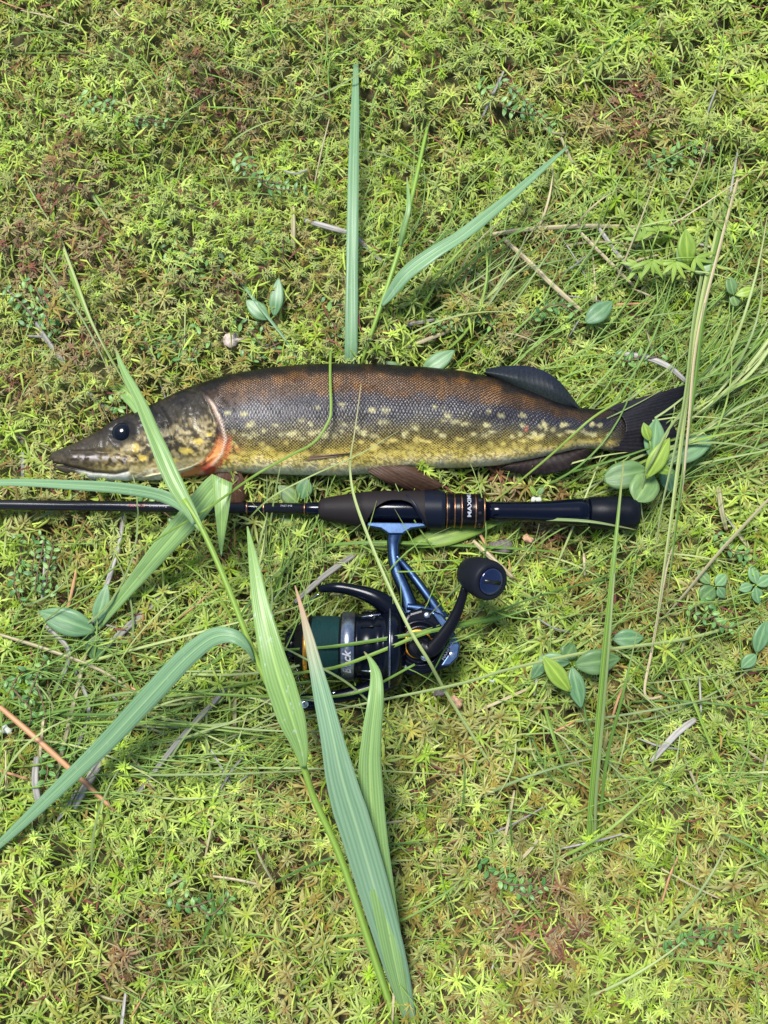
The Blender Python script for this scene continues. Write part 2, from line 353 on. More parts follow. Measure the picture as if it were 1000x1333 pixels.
def stars(x, y, scale, nb, flat=False, zoff=0.0):
    z = (np.zeros(len(x)) if flat else land(x, y)) + zoff + rng.normal(0, .0034, len(x))
    base = moss_color(x, y, 0); n = len(x)
    out = []
    tipc = lerp(base, np.array([.66, .70, .30]), .3 + .45 * rng.random((n, 1)))
    dull = rng.random(n) < .3
    tipc[dull] = base[dull] * 1.25
    centre = np.where((rng.random(n) < .3)[:, None], lerp(base, np.array([.3, .16, .04]), .6), base * np.array([1.1, 1.15, .9]))
    for ring, (cnt, e0, e1, l0, w0) in enumerate(((nb, -.1, .55, 1.0, .00155), (max(3, nb * 2 // 3), .5, 1.15, .58, .00135))):
        i = np.repeat(np.arange(n), cnt); m = len(i)
        a = rng.random(n)[i] * 6.28 + (np.tile(np.arange(cnt), n) + rng.normal(0, .28, m)) * 6.283 / cnt
        ln = scale[i] * l0 * (.5 + .85 * rng.random(m)); el = e0 + (e1 - e0) * rng.random(m)
        c0 = (base if ring == 0 else centre)[i] * (.85 + .3 * rng.random((m, 1))); c1 = tipc[i] * (.85 + .3 * rng.random((m, 1)))
        out.append(branches(x[i], y[i], z[i] + (.001 if ring else 0), a, el, .15 + .6 * rng.random(m), ln, w0 * (.75 + .5 * rng.random(m)) * (scale[i] / .010) ** .5, c0, c1, rng.normal(0, .34, m)))
    return out
def strands(x, y, zoff, ln, wd, cols):
    """loose limp branches filling the moss between the heads"""
    m = len(x)
    return [branches(x, y, land(x, y) + zoff, rng.random(m) * 6.28, rng.normal(.15, .35, m), .2 + .3 * rng.random(m), ln, wd, cols, cols * 1.3, rng.normal(0, .5, m))]
def join(parts):
    V = []; C = []; Q = []; T = []; k = 0
    for v, c, li, lt in parts:
        nq = int((lt == 4).sum()) * 4
        V.append(v); C.append(c); Q.append(li[:nq] + k); T.append(li[nq:] + k); k += len(v)
    Q = np.concatenate(Q); T = np.concatenate(T)
    return np.vstack(V), np.vstack(C), (np.concatenate([Q, T]), np.concatenate([np.full(len(Q) // 4, 4), np.full(len(T) // 3, 3)]))
def jgrid(x0, x1, y0, y1, p):
    gx, gy = np.meshgrid(np.arange(x0, x1, p), np.arange(y0, y1, p * .87), indexing='ij')
    gx = gx + (np.arange(gx.shape[1]) % 2)[None] * p / 2
    return (gx + rng.uniform(-.42, .42, gx.shape) * p).ravel(), (gy + rng.uniform(-.42, .42, gy.shape) * p).ravel()
HX0, HX1, HY0, HY1 = -.42, .42, -.50, .52
x, y = jgrid(HX0, HX1, HY0, HY1, .0088); u, v = proj(x, y, 0)
fine = sstep(620, 420, u) * sstep(640, 560, v); big = sstep(560, 700, u) * .8 + sstep(700, 900, v) * .5
keep = rng.random(len(x)) < np.clip(.78 + .22 * fine - .08 * big, 0, 1)
x, y, u, v = x[keep], y[keep], u[keep], v[keep]; fine = fine[keep]; big = np.clip(big[keep], 0, 1)
sc = (.0090 - .0022 * fine + .0034 * big) * (.6 + .75 * rng.random(len(x)))
sp1 = fbm(x / .045 + 70, y / .045 + 20, 2) + rng.normal(0, .07, len(x))
A = (sp1 > .43) & (sp1 < .60); B = (sp1 <= .43) | (fine > .6) & (rng.random(len(x)) < .45); Cc = ~(A | B)
parts = stars(x[A], y[A], sc[A], 11) + stars(x[B], y[B], sc[B] * .66, 13, zoff=.002) + stars(x[Cc], y[Cc], sc[Cc] * 1.35, 8)
b2 = B & (rng.random(len(x)) < .8); q_ = rng.normal(0, .0045, (2, b2.sum())); parts += stars(x[b2] + q_[0], y[b2] + q_[1], sc[b2] * .58, 10, zoff=.001)
N2 = 34000
xs = rng.uniform(HX0, HX1, N2); ys = rng.uniform(HY0, HY1, N2)
cs = PAL[rng.choice([1, 2, 3, 4, 0], N2, p=[.42, .16, .2, .06, .16])] * (.7 + .6 * rng.random((N2, 1)))
parts += strands(xs, ys, -.002 + rng.normal(0, .003, N2), .008 + .014 * rng.random(N2), .0009 + .001 * rng.random(N2), cs)
mv, mc, mf = join(parts)
o = mesh('moss_carpet', mv, mf, M_moss, cols=mc); tagit(o, 'yellow green and reddish brown star-shaped moss carpeting the ground', 'moss', kind='stuff')
# beyond the picture: tiles of the same moss
x, y = jgrid(-.17, .17, -.17, .17, .0115)
tile = join(stars(x, y, .010 * (.7 + .6 * rng.random(len(x))), 7, flat=True))
t0 = mesh('moss_carpet', tile[0], tile[2], M_moss, cols=tile[1]); first = True; TS = .34
xcols = [sg_ * (.575 + TS * k) for sg_ in (-1, 1) for k in range(4)]
spots = [(cx, cy) for cx in xcols for cy in (np.arange(-5, 6) * TS)] + [(cx, cy) for cx in (-.30, 0, .30) for cy in [HY0 - .15 - TS * k for k in range(4)] + [HY1 + .15 + TS * k for k in range(4)]]
if True:
    for cx, cy in spots:
        if first: o = t0; first = False
        else: o = t0.copy(); COL.objects.link(o)
        o.location = (cx, cy, float(land(np.array([cx]), np.array([cy]))[0]) - .004); o.rotation_euler = (0, 0, random.randrange(4) * math.pi / 2)
        tagit(o, 'yellow green star-shaped moss spreading beyond the fishing gear', 'moss', 'moss around the clearing', 'stuff')

# ------------------------------------------------------------------ pike
ZF = .013
root = thing('pike', 'dark spotted pike lying on its side on the moss above the fishing rod', 'fish', P(440, 612, -.008))
NU, NPH = 520, 200
us = np.concatenate([66 + 60 * np.linspace(0, 1, 70) ** 1.6, np.linspace(126, 824, NU - 70 + 1)[1:]]); NU = len(us)
tp = ftop(us); bt = fbot(us)
ker = np.ones(9) / 9
def smooth(a):
    e = np.pad(a, 4, mode='edge'); s = np.convolve(e, ker, 'valid'); s[:6] = a[:6]; s[-4:] = a[-4:]; return s
tp = smooth(tp); bt = smooth(bt)
th = np.interp(us, [66, 75, 100, 150, 200, 260, 330, 450, 560, 650, 720, 780, 805, 824], [5, 9.5, 13, 16, 20, 24, 27, 28, 26, 22, 17, 12, 10, 6]) * .001 * .92
V = np.zeros((NU, NPH, 3)); UV = np.zeros((NU, NPH, 2))
for i in range(NU):
    a = P(us[i], tp[i], ZF); bb = P(us[i], bt[i], ZF); c = (a + bb) / 2; hv = (a - bb) / 2
    ph = np.linspace(0, 2 * np.pi, NPH, endpoint=False); co, si = np.cos(ph), np.sin(ph); e = 2 / 2.6
    cy = np.sign(co) * np.abs(co) ** e; sz = np.sign(si) * np.abs(si) ** e
    V[i, :, 0] = c[0] + hv[0] * cy; V[i, :, 1] = c[1] + hv[1] * cy; V[i, :, 2] = ZF + th[i] * sz * np.where(si > 0, 1, .8)
U, Vv = proj(V[..., 0], V[..., 1], V[..., 2])
topside = V[..., 2] > ZF - .002
sfr = np.clip((Vv - ftop(U)) / (fbot(U) - ftop(U)), 0, 1)
GILL = [(262, 506), (272, 524), (281, 545), (284, 562), (279, 582), (266, 600), (250, 611), (225, 620)]
CLEI = [(266, 512), (278, 528), (288, 550), (294, 572), (289, 592), (276, 607), (262, 616)]
MOUTH = [(66, 602), (90, 607), (120, 614), (150, 616), (166, 612)]
MAXL = [(92, 596), (120, 596), (150, 597), (172, 602)]
PREOP = [(206, 528), (219, 548), (226, 572), (221, 592), (205, 608)]
dg, sg, pg = polydist(U, Vv, GILL); dm, sm_, pm = polydist(U, Vv, MOUTH); dp, sp_, pp = polydist(U, Vv, PREOP); dx_, sx_, px_ = polydist(U, Vv, MAXL); dc, scl, pc = polydist(U, Vv, CLEI)
left = sg > 0
head = (U < 300)
dz = np.zeros_like(U)
dz += np.where(left & (dg < 60), .0026 * np.exp(-dg / 26), np.where(dg < 14, -.0016 * np.exp(-dg / 6), 0)) * head * sstep(500, 515, Vv)
dz += .0012 * np.exp(-(dc / 3.0) ** 2)
dz += -.0020 * np.exp(-(dm / 2.2) ** 2) * (U < 172)
dz += .0013 * np.exp(-(dx_ / 5.0) ** 2) * (U > 80) * (U < 185) - .0010 * np.exp(-((dx_ - 8) / 2.0) ** 2) * (U > 90) * (U < 180) * (sx_ < 0)
dz += -.0010 * np.exp(-(dp / 2.5) ** 2)
de = np.hypot(U - 159, Vv - 563); dz += .0016 * np.exp(-((de - 18) / 3.5) ** 2) * .25 - .003 * np.exp(-(de / 12) ** 2)
for k in range(4):                       # throat folds
    fo = [(284 - 5 * k, 592 + 2 * k), (268 - 5 * k, 603 + 2 * k), (246 - 6 * k, 612 + 1.5 * k), (205 - 6 * k, 619 + k)]
    df, _, _ = polydist(U, Vv, fo); dz += .0009 * np.exp(-(df / 1.5) ** 2)
hm = sstep(300, 250, U)
dz += hm * (fbm(U / 9, Vv / 7, 3) - .5) * .0012 + (1 - hm) * (fbm(U / 60, Vv / 25, 2) - .5) * .002
V[..., 2] += np.where(topside, dz, 0)
# colouring (skin pattern, with painted sheen, sky tint and crease shade)
nf = fbm(U / 3.2, Vv / 3.2, 2); nm = fbm(U / 14, Vv / 9, 3); nl = fbm(U / 38 + 5, Vv / 20 + 3, 2)
sj = sfr + (nm - .5) * .16 + (nl - .5) * .08
keys = [0, .07, .12, .24, .31, .46, .56, .72, .84, .92, 1]
cc = np.array([(.008, .006, .005), (.02, .012, .006), (.060, .024, .005), (.065, .028, .008), (.026, .023, .032), (.045, .042, .042), (.085, .07, .026), (.16, .12, .03), (.50, .38, .07), (.70, .54, .19), (.74, .62, .34)])  # bluish upper-flank keys put the sky's reflection into the skin colour
C = np.stack([np.interp(sj, keys, cc[:, k]) for k in range(3)], -1)
tail = sstep(560, 760, U)[..., None]
ct = np.array([(.008, .007, .008), (.012, .010, .010), (.025, .016, .012), (.03, .022, .016), (.03, .03, .04), (.045, .047, .045), (.06, .06, .035), (.15, .13, .04), (.45, .34, .09), (.40, .29, .10), (.3, .22, .12)])
C = lerp(C, np.stack([np.interp(sj, keys, ct[:, k]) for k in range(3)], -1), tail * .85)
spk = sstep(.40, .60, fbm(U / 1.9 + 7, Vv / 1.9, 2)); C *= (lerp(.62 + .76 * nf, .42 + 1.1 * spk, sstep(.42, .6, sfr) * sstep(1.02, .9, sfr)))[..., None]
vbar = sstep(.46, .62, fbm(U / 15 + 50, Vv / 40 + 9, 2)) * sstep(.36, .2, sfr + (nm - .5) * .2) * sstep(.04, .1, sfr) * (1 - tail[..., 0] * .8)
C = lerp(C, np.array([.16, .06, .01]), (vbar * .6 * sstep(.35, .6, nf))[..., None])
pale = np.exp(-((U - 320) / 70) ** 2 - ((sfr - .38) / .16) ** 2); C = lerp(C, np.array([.34, .30, .27]), (pale * .6 * sstep(.25, .6, nf))[..., None])  # wet whitish sheen on the left flank, painted into the colour
FL = np.stack([np.interp(sj, [0, .05, .1, .22, .3, .42, .55, .7, .82, .9, 1], c_) for c_ in np.array([(.012, .008, .005), (.05, .022, .006), (.21, .088, .012), (.16, .066, .012), (.07, .055, .055), (.085, .075, .08), (.15, .12, .05), (.30, .225, .05), (.52, .39, .08), (.72, .58, .28), (.72, .64, .44)]).T], -1)
FL = lerp(FL, FL * np.array([.32, .36, .55]), tail * sstep(.62, .4, sfr)[..., None]) * (.45 + 1.1 * fbm(U / 11 + 2, Vv / 8 + 4, 2))[..., None]
FL = lerp(FL, np.array([.46, .20, .03]), (vbar * .5)[..., None])
FL = lerp(FL, np.array([.50, .46, .44]), (pale * .55)[..., None])  # the painted sheen again, in the scale flecks
C = C * lerp(.40, 1.0, sstep(.72, .92, sfr))[..., None]
srng = np.random.default_rng(5)
SP = []
for i in range(130):                     # pale yellow spots in loose rows
    uu = srng.uniform(296, 800); row = srng.choice([.40, .52, .63, .73, .82], p=[.07, .2, .26, .27, .20]); ss = row + srng.normal(0, .025)
    SP.append((uu, ftop(uu) + (fbot(uu) - ftop(uu)) * ss, srng.uniform(2.4, 5.5), srng.uniform(1.9, 3.4), srng.uniform(.5, 1), ss))
for uu, vv, a, b_, st, ss in SP:
    i0, i1 = np.searchsorted(us, [uu - 22, uu + 22]); sl = slice(max(0, i0 - 4), min(NU, i1 + 4))
    d2 = np.hypot((U[sl] - uu) / a, (Vv[sl] - vv) / b_) + (nf[sl] - .5) * 1.3 + (spk[sl] - .5) * .5
    m = sstep(1.5, .35, d2) * st * .9
    FL[sl] = lerp(FL[sl], np.array([.62, .52, .18]), m[..., None]); C[sl] = lerp(C[sl], np.array([.55, .43, .10]) if ss > .68 else np.array([.42, .38, .18]), m[..., None])
# head colours
hd = left & (U < 292)
hk = [0, .1, .25, .45, .7, .85, 1]; hc = np.array([(.008, .006, .005), (.014, .011, .008), (.032, .025, .012), (.085, .062, .020), (.17, .122, .028), (.38, .31, .13), (.68, .62, .44)])
H = np.stack([np.interp(sfr + (nm - .5) * .25, hk, hc[:, k]) for k in range(3)], -1)
hn = fbm(U / 4.8 + 3, Vv / 4.2 + 8, 3)
H = lerp(H, np.array([.36, .28, .13]), (sstep(.50, .66, hn) * sstep(.25, .45, sfr) * sstep(130, 165, U) * .85)[..., None])
H = lerp(H, np.array([.026, .020, .012]), (sstep(.54, .40, hn) * sstep(.85, .7, sfr) * .85)[..., None])
for eu, ev, ea, eb in ((259, 575, 7, 3.5), (243, 587, 8, 4), (273, 566, 4, 2.5), (228, 600, 5, 2.5), (186, 596, 6, 4), (176, 583, 5, 6)):
    H = lerp(H, np.array([.52, .38, .07]), (sstep(1.3, .7, np.hypot((U - eu) / ea, (Vv - ev) / eb) + (nf - .5) * .8) * .9)[..., None])
H = lerp(H, np.array([.016, .013, .010]), (sstep(24, 15, de) * .85)[..., None]); H = lerp(H, np.array([.40, .32, .16]), (np.exp(-(np.hypot(U - 168, Vv - 583) / 7) ** 2) * .7)[..., None])
snout = sstep(150, 110, U)
H = lerp(H, np.array([.055, .042, .025]), (snout * (sm_ < 0) * .8)[..., None] * (.25 + .95 * hn[..., None])); H = H * (.55 + .9 * fbm(U / 2.6 + 1, Vv / 2.2, 2))[..., None]
H = lerp(H, np.array([.42, .36, .33]), (np.exp(-(dx_ / 3.2) ** 2) * (U > 92) * (U < 175) * sstep(.4, .6, nf) * .9)[..., None])
lowj = (sm_ > 0) & (U < 168) & (Vv > 600)
H = np.where(lowj[..., None], lerp(np.array([.66, .64, .52]) * (.8 + .4 * nf[..., None]), np.array([.06, .05, .03]), sstep(112, 96, U)[..., None]), H)
H = lerp(H, np.array([.008, .006, .005]), (np.exp(-(dm / 2.6) ** 2) * (U < 170) * .9)[..., None])  # shade inside the mouth groove, painted into the colour
for k in range(4):
    fo = [(284 - 5 * k, 592 + 2 * k), (268 - 5 * k, 603 + 2 * k), (246 - 6 * k, 612 + 1.5 * k), (205 - 6 * k, 619 + k)]
    df, _, _ = polydist(U, Vv, fo); H = lerp(H, np.array([.66, .6, .36]), (np.exp(-(df / 1.3) ** 2) * .8)[..., None])
C = np.where((hd & (Vv > 495))[..., None], H, C); FL = np.where(hd[..., None], C, lerp(C, FL, sstep(286, 322, U + (nm - .5) * 40)[..., None]))
C = np.where(((U < 215))[..., None], H, C); C = lerp(C, np.array([.012, .008, .007]), (np.exp(-((dg - 1.5) / 2.2) ** 2) * (sg < 0) * (U < 300) * .9)[..., None])  # second step paints shade into the crease behind the gill cover
lowg = sstep(560, 585, Vv)
between = (~left) & (scl > 0) & (U < 300) & (U > 225)
C = np.where(between[..., None], lerp(np.array([.07, .04, .035]), np.array([.72, .26, .08]), (lowg * sstep(.2, .55, nf + .15))[..., None]), C)
C = lerp(C, np.array([.66, .5, .36]), (np.exp(-(dc / 2.4) ** 2) * sstep(512, 530, Vv) * .85)[..., None])
blood = (np.exp(-np.hypot((U - 272) / 11, (Vv - 611) / 7) ** 2) + .9 * np.exp(-((dc - 5) / 3.5) ** 2) * (scl < 0) * sstep(560, 580, Vv)) * (.5 + nf)
C = lerp(C, np.array([.38, .02, .015]), np.clip(blood, 0, .92)[..., None])
C = lerp(C, np.array([.7, .25, .08]), (np.exp(-np.hypot((U - 300) / 14, (Vv - 588) / 12) ** 2) * .6 * sstep(.4, .6, nf))[..., None])
for eu, ev, r_ in ((685, 559, 2.6), (687, 555, 1.6)):
    C = lerp(C, np.array([.42, .10, .06]), .8 * (sstep(1.4, .5, np.hypot(U - eu, Vv - ev) / r_ + (nf - .5)))[..., None])
scal = np.where(left & (U < 292), 0, 1.0) * sstep(285, 300, U + 8) * lerp(1.0, .8, sstep(.4, .62, sfr))
UV[..., 0] = us[:, None] * 1.0; UV[..., 1] = (np.arange(NPH) / NPH * 2 * np.pi)[None] * np.interp(us, [66, 300, 600, 800], [60, 68, 62, 40])[:, None]
te = (sstep(782, 812, U + (nf - .5) * 14) * .93)[..., None]; C = lerp(C, np.array([.016, .013, .012]), te); FL = lerp(FL, np.array([.05, .04, .03]), te)
FL = np.where((scal < .02)[..., None], C, FL)
C4 = np.concatenate([np.clip(C, 0, 1), scal[..., None]], -1)
mp_, n, l, b = newmat('pike skin')
at = n.new('ShaderNodeAttribute'); at.attribute_name = 'Col'; tc = n.new('ShaderNodeTexCoord')
mpn = n.new('ShaderNodeMapping'); mpn.inputs['Rotation'].default_value = (0, 0, math.radians(45)); mpn.inputs['Scale'].default_value = (.33, .345, 1); l.new(tc.outputs['UV'], mpn.inputs[0])
vo = n.new('ShaderNodeTexVoronoi'); vo.voronoi_dimensions = '2D'; vo.inputs['Randomness'].default_value = .22; vo.inputs['Scale'].default_value = 1; l.new(mpn.outputs[0], vo.inputs['Vector'])
rr = ramp(n, [(.14, (1, 1, 1)), (.42, (0, 0, 0))]); l.new(vo.outputs['Distance'], rr.inputs[0])
fa = n.new('ShaderNodeAttribute'); fa.attribute_name = 'Fleck'
dm_ = n.new('ShaderNodeMath'); dm_.operation = 'MULTIPLY'; l.new(rr.outputs[0], dm_.inputs[0]); l.new(at.outputs['Alpha'], dm_.inputs[1])
m1 = n.new('ShaderNodeMix'); m1.data_type = 'RGBA'; l.new(dm_.outputs[0], m1.inputs[0]); l.new(at.outputs['Color'], m1.inputs[6]); l.new(fa.outputs['Color'], m1.inputs[7]); l.new(m1.outputs[2], b.inputs['Base Color'])
nz = n.new('ShaderNodeTexNoise'); nz.inputs['Scale'].default_value = 350; nz.inputs['Detail'].default_value = 5; l.new(tc.outputs['Object'], nz.inputs['Vector'])
mr = n.new('ShaderNodeMapRange'); mr.inputs[1].default_value = .3; mr.inputs[2].default_value = .7; mr.inputs[3].default_value = .32; mr.inputs[4].default_value = .58; l.new(nz.outputs[0], mr.inputs[0]); l.new(mr.outputs[0], b.inputs['Roughness'])
b.inputs['Specular IOR Level'].default_value = .17; b.inputs['Coat Weight'].default_value = .15; b.inputs['Coat Roughness'].default_value = .14
mh = n.new('ShaderNodeMath'); mh.operation = 'MULTIPLY'; l.new(vo.outputs['Distance'], mh.inputs[0]); l.new(at.outputs['Alpha'], mh.inputs[1])
b1 = n.new('ShaderNodeBump'); b1.invert = True; b1.inputs['Strength'].default_value = .65; b1.inputs['Distance'].default_value = .0006; l.new(mh.outputs[0], b1.inputs['Height'])
b2 = n.new('ShaderNodeBump'); b2.inputs['Strength'].default_value = .4; b2.inputs['Distance'].default_value = .0008; l.new(nz.outputs[0], b2.inputs['Height']); l.new(b1.outputs[0], b2.inputs['Normal']); l.new(b2.outputs[0], b.inputs['Normal']); l.new(b2.outputs[0], b.inputs['Coat Normal'])
F = gridfaces(NU, NPH, True) + [tuple(range(NPH - 1, -1, -1)), tuple(range((NU - 1) * NPH, NU * NPH))]
body = mesh('body', V.reshape(-1, 3), F, mp_, root, cols=C4.reshape(-1, 4), uvs=UV.reshape(-1, 2))
fk = body.data.color_attributes.new('Fleck', 'FLOAT_COLOR', 'POINT'); fk.data.foreach_set('color', np.concatenate([np.clip(FL, 0, 1), np.ones(FL.shape[:2] + (1,))], -1).astype(np.float32).ravel())
def skin_z(u, v):
    """height of the fish's upper side under pixel (u, v)"""
    m = topside & (np.abs(U - u) < 6) & (np.abs(Vv - v) < 6)
    return float(V[..., 2][m].mean()) if m.any() else ZF
# eye
M_eye = simple('pike eye', (.003, .004, .007), .05, coat=0, var=.3, spec=.3)
M_iris = simple('pike iris', (.10, .055, .015), .25, coat=.6, scale=1800, var=.6)
ez = skin_z(159, 563); ec = P(159, 563, ez)
er = 14 * PX(ez)
def dome(c, r, h, n=28, k=8):
    V = [c + np.array([0, 0, h])]; F = []
    for i in range(1, k + 1):
        a = i / k * math.pi / 2
        for j in range(n): V.append(c + np.array([r * math.sin(a) * math.cos(2 * math.pi * j / n), r * math.sin(a) * math.sin(2 * math.pi * j / n), h * math.cos(a)]))
    for j in range(n): F.append((0, 1 + j, 1 + (j + 1) % n))
    for i in range(k - 1):
        for j in range(n): F.append((1 + i * n + j, 1 + (i + 1) * n + j, 1 + (i + 1) * n + (j + 1) % n, 1 + i * n + (j + 1) % n))
    return np.array(V), F
eye = mesh('eye', *dome(ec - np.array([0, 0, .0022]), er * 1.1, .0034), M_iris, root)
mesh('pupil', *dome(ec - np.array([0, 0, .0012]), er * 1.0, .0046), M_eye, eye)
# fins
M_fin = colmat('pike fin', .42, .10, .14)
M_fin.node_tree.nodes['Principled BSDF'].inputs['Coat Weight'].default_value = .0
def fin(name, base, edge, zb, ze, nray, cb, ce, cspine, par=root, ncol=None, nrow=26, thick=.0004, arch=.002, notch=1.2):
    """membrane between a base curve and an outer edge, stiffened by ridged rays"""
    nc = ncol or nray * 6 + 1
    B = resample(base, nc); E = resample(edge, nc); tv = np.linspace(0, 1, nrow)
    zb = np.interp(np.linspace(0, 1, nc), np.linspace(0, 1, len(zb)), zb); ze = np.interp(np.linspace(0, 1, nc), np.linspace(0, 1, len(ze)), ze)
    top = []; bot = []; cols = []
    for i, t in enumerate(tv):
        for j in range(nc):
            s = j / (nc - 1); ray = .5 + .5 * math.cos(2 * math.pi * s * nray); branch = .5 + .5 * math.cos(4 * math.pi * s * nray)
            rr_ = ray * (1 - t * .6) + branch * t * .6
            tt = t * (1 + notch * .012 * (rr_ - .5) + .02 * (TAB[j % 256, 3] - .5))
            uv = lerp(B[j], E[j], tt); z = lerp(zb[j], ze[j], t) + arch * math.sin(math.pi * t) + .00014 * rr_ * (1 - .7 * t) + .0012 * math.sin(s * 9 + t * 2) * t
            p = P(uv[0], uv[1], z); top.append(p); bot.append(p - np.array([0, 0, thick]))
            nz_ = TAB[(i * 3) % 256, (j * 7) % 256]
            c = lerp(np.array(cb), np.array(ce), t) ; c = lerp(c, np.array(cspine), rr_ * .55) * (.7 + .6 * nz_); cols.append(c)
    n0 = len(top); F = gridfaces(nrow, nc); F += [tuple(reversed([k + n0 for k in f])) for f in F]
    rim = [j for j in range(nc)] + [i * nc + nc - 1 for i in range(1, nrow)] + [(nrow - 1) * nc + j for j in range(nc - 2, -1, -1)] + [i * nc for i in range(nrow - 2, 0, -1)]
    F += [(rim[k], rim[k] + n0, rim[(k + 1) % len(rim)] + n0, rim[(k + 1) % len(rim)]) for k in range(len(rim))]
    return mesh(name, np.array(top + bot), F, M_fin, par, cols=np.array(cols + cols))
DK = (.010, .010, .014)
fin('dorsal_fin', [(632, 488), (665, 501), (700, 516), (735, 529), (752, 533)], [(632, 480), (660, 476), (695, 478), (727, 495), (756, 531)], [.020, .022, .022, .018], [.017, .022, .022, .018], 21, (.02, .028, .016), (.010, .013, .025), (.022, .024, .035), arch=.004)
fin('tail_fin', [(786, 531), (802, 535), (812, 546), (815, 558), (810, 572), (794, 586)], [(907, 497), (896, 510), (882, 528), (874, 545), (882, 566), (890, 594)], [ZF + .004, ZF + .0115, ZF + .0115, ZF + .004], [.016, .012, .010, .008], 17, (.014, .013, .014), DK, (.03, .027, .03), arch=.003, nrow=34)
fin('anal_fin', [(668, 602), (695, 597), (725, 590), (758, 583)], [(650, 611), (692, 618), (738, 611), (773, 588)], [.014, .014, .014], [.012, .012, .012], 13, (.03, .02, .016), (.014, .011, .012), (.045, .03, .022))
fin('pelvic_fin', [(478, 613), (488, 607), (505, 604), (518, 605)], [(512, 634), (545, 640), (575, 633), (552, 610)], [.022, .024, .022], [.013, .015, .017], 10, (.065, .034, .02), (.05, .028, .018), (.11, .062, .036), arch=.004)
zf2 = max(skin_z(402, 596), skin_z(425, 594)) 
fin('pelvic_fin', [(400, 600), (402, 597), (404, 593)], [(454, 591), (456, 590), (455, 589)], [skin_z(402, 600) + .0008, skin_z(402, 594) + .0014], [skin_z(452, 592) + .0008, skin_z(452, 588) + .0010], 4, (.24, .15, .08), (.20, .13, .075), (.32, .22, .13), nrow=16, arch=.0006)
fin('pectoral_fin', [(282, 613), (292, 608), (304, 606), (312, 611)], [(276, 636), (292, 654), (312, 658), (325, 640)], [.016, .018, .016], [.012, .010, .012], 10, (.075, .035, .02), (.05, .026, .016), (.11, .055, .03))

# ------------------------------------------------------------------ fishing rod
ZR = .0145
def vrod(u): return 657.0 + u * .0133
rodA = P(-1900, vrod(-1900), ZR); rodB = P(830, vrod(830), ZR)
rod = thing('fishing_rod', 'slim black fishing rod with dark reel seat and glossy navy handle below the pike', 'fishing rod', P(700, vrod(700), -.002))
rax = unit(rodB - rodA)
def rp(u): return P(u, vrod(u), ZR)
def rodlathe(name, prof, mat, parent, n=40):
    A = rp(prof[0][0]); B = rp(prof[-1][0]); L = np.linalg.norm(B - A)
    pr = [((np.dot(rp(u) - A, rax)) / L, r * PX(ZR)) for u, r in prof]
    return mesh(name, *lathe(A, B, pr, n), mat, parent)
M_blank = simple('rod blank black', (.008, .008, .010), .3, coat=0.1, scale=2500, spec=0.3)
M_gloss = simple('navy gloss lacquer', (.0015, .0025, .008), .13, coat=0.12, scale=700, spec=0.22)
M_matte = simple('dark brown soft grip', (.018, .014, .014), .55, scale=3500, bump=.12, var=.2, spec=0.15)
M_hood = simple('dark navy hood', (.005, .007, .014), .36, scale=3000, bump=.05, spec=0.18)
M_copper = simple('copper ring', (.42, .19, .10), .3, metal=1)
M_black = simple('black anodised', (.004, .004, .006), .25, coat=0.03, spec=0.15)
M_rubber = simple('black foam butt', (.004, .005, .008), .38, scale=2600, bump=.15, spec=0.15)
M_white = simple('white print', (.36, .36, .39), .5, var=.05)
M_pink = simple('red print', (.55, .16, .13), .5, var=.15)
bl = rodlathe('blank', [(-1900, 3.4), (-900, 5), (0, 6.6), (200, 7.0), (425, 7.6)], M_blank, rod, 28)
rodlathe('thread_wrap', [(318, 7.2), (320, 7.9), (344, 8.1), (346, 7.4)], M_gloss, bl, 28)
for u_ in (321, 343): rodlathe('copper_band', [(u_, 8.0), (u_ + .3, 8.5), (u_ + 1.9, 8.5), (u_ + 2.2, 8.0)], M_copper, bl, 28)
rodlathe('thread_wrap', [(398, 7.5), (400, 8.3), (412, 8.8), (421, 9.4), (423, 9)], M_gloss, bl, 28)
rodlathe('copper_band', [(396, 7.5), (396.3, 8.3), (397.5, 8.3), (397.8, 7.5)], M_copper, bl, 28)
# reel seat: core tube and an open shell round it
rodlathe('seat_core', [(428, 10), (470, 16.5), (552, 16.5), (575, 17)], M_gloss, rod)
SEAT = [(416, 7), (418, 11), (424, 13.2), (440, 16), (460, 19.5), (480, 22), (505, 23.3), (530, 23.6), (558, 23.6)]
def shell(name, prof, mat, cut, parent, nphi=180, du=.7, thick=.0011):
    uu = np.arange(prof[0][0], prof[-1][0] + du, du); r = np.interp(uu, *zip(*prof)) * PX(ZR)
    e1 = np.cross(rax, (0, 0, 1.0)); e1 = unit(e1); e2 = np.cross(e1, rax)      # e1 points to the bottom of the photo
    V = []; keep = np.zeros((len(uu), nphi), bool); du0 = uu[1] - uu[0]
    for i, q in enumerate(uu):
        c = rp(q)
        for j in range(nphi):
            a = 2 * math.pi * j / nphi; V.append(c + (e1 * math.cos(a) + e2 * math.sin(a)) * r[i]); ang = a if a < math.pi else 2 * math.pi - a
            keep[i, j] = not cut(q, ang)
    F = [f for f in gridfaces(len(uu), nphi, True) if all(keep[k // nphi, k % nphi] for k in f)]
    used = sorted({k for f in F for k in f}); mp = {k: i for i, k in enumerate(used)}
    o = mesh(name, np.array(V)[used], [tuple(mp[k] for k in f) for f in F], mat, parent)
    sm = o.modifiers.new('smooth', 'SMOOTH'); sm.factor = .5; sm.iterations = 3
    s = o.modifiers.new('shell', 'SOLIDIFY'); s.thickness = thick; s.offset = -1
    return o
def window(q, ang):
    w = (q - 516) / (40 if q < 516 else 40)
    return abs(w) < 1 and ang < math.radians(112) * (1 - w * w) ** .5
shell('reel_seat', SEAT, M_matte, window, rod)
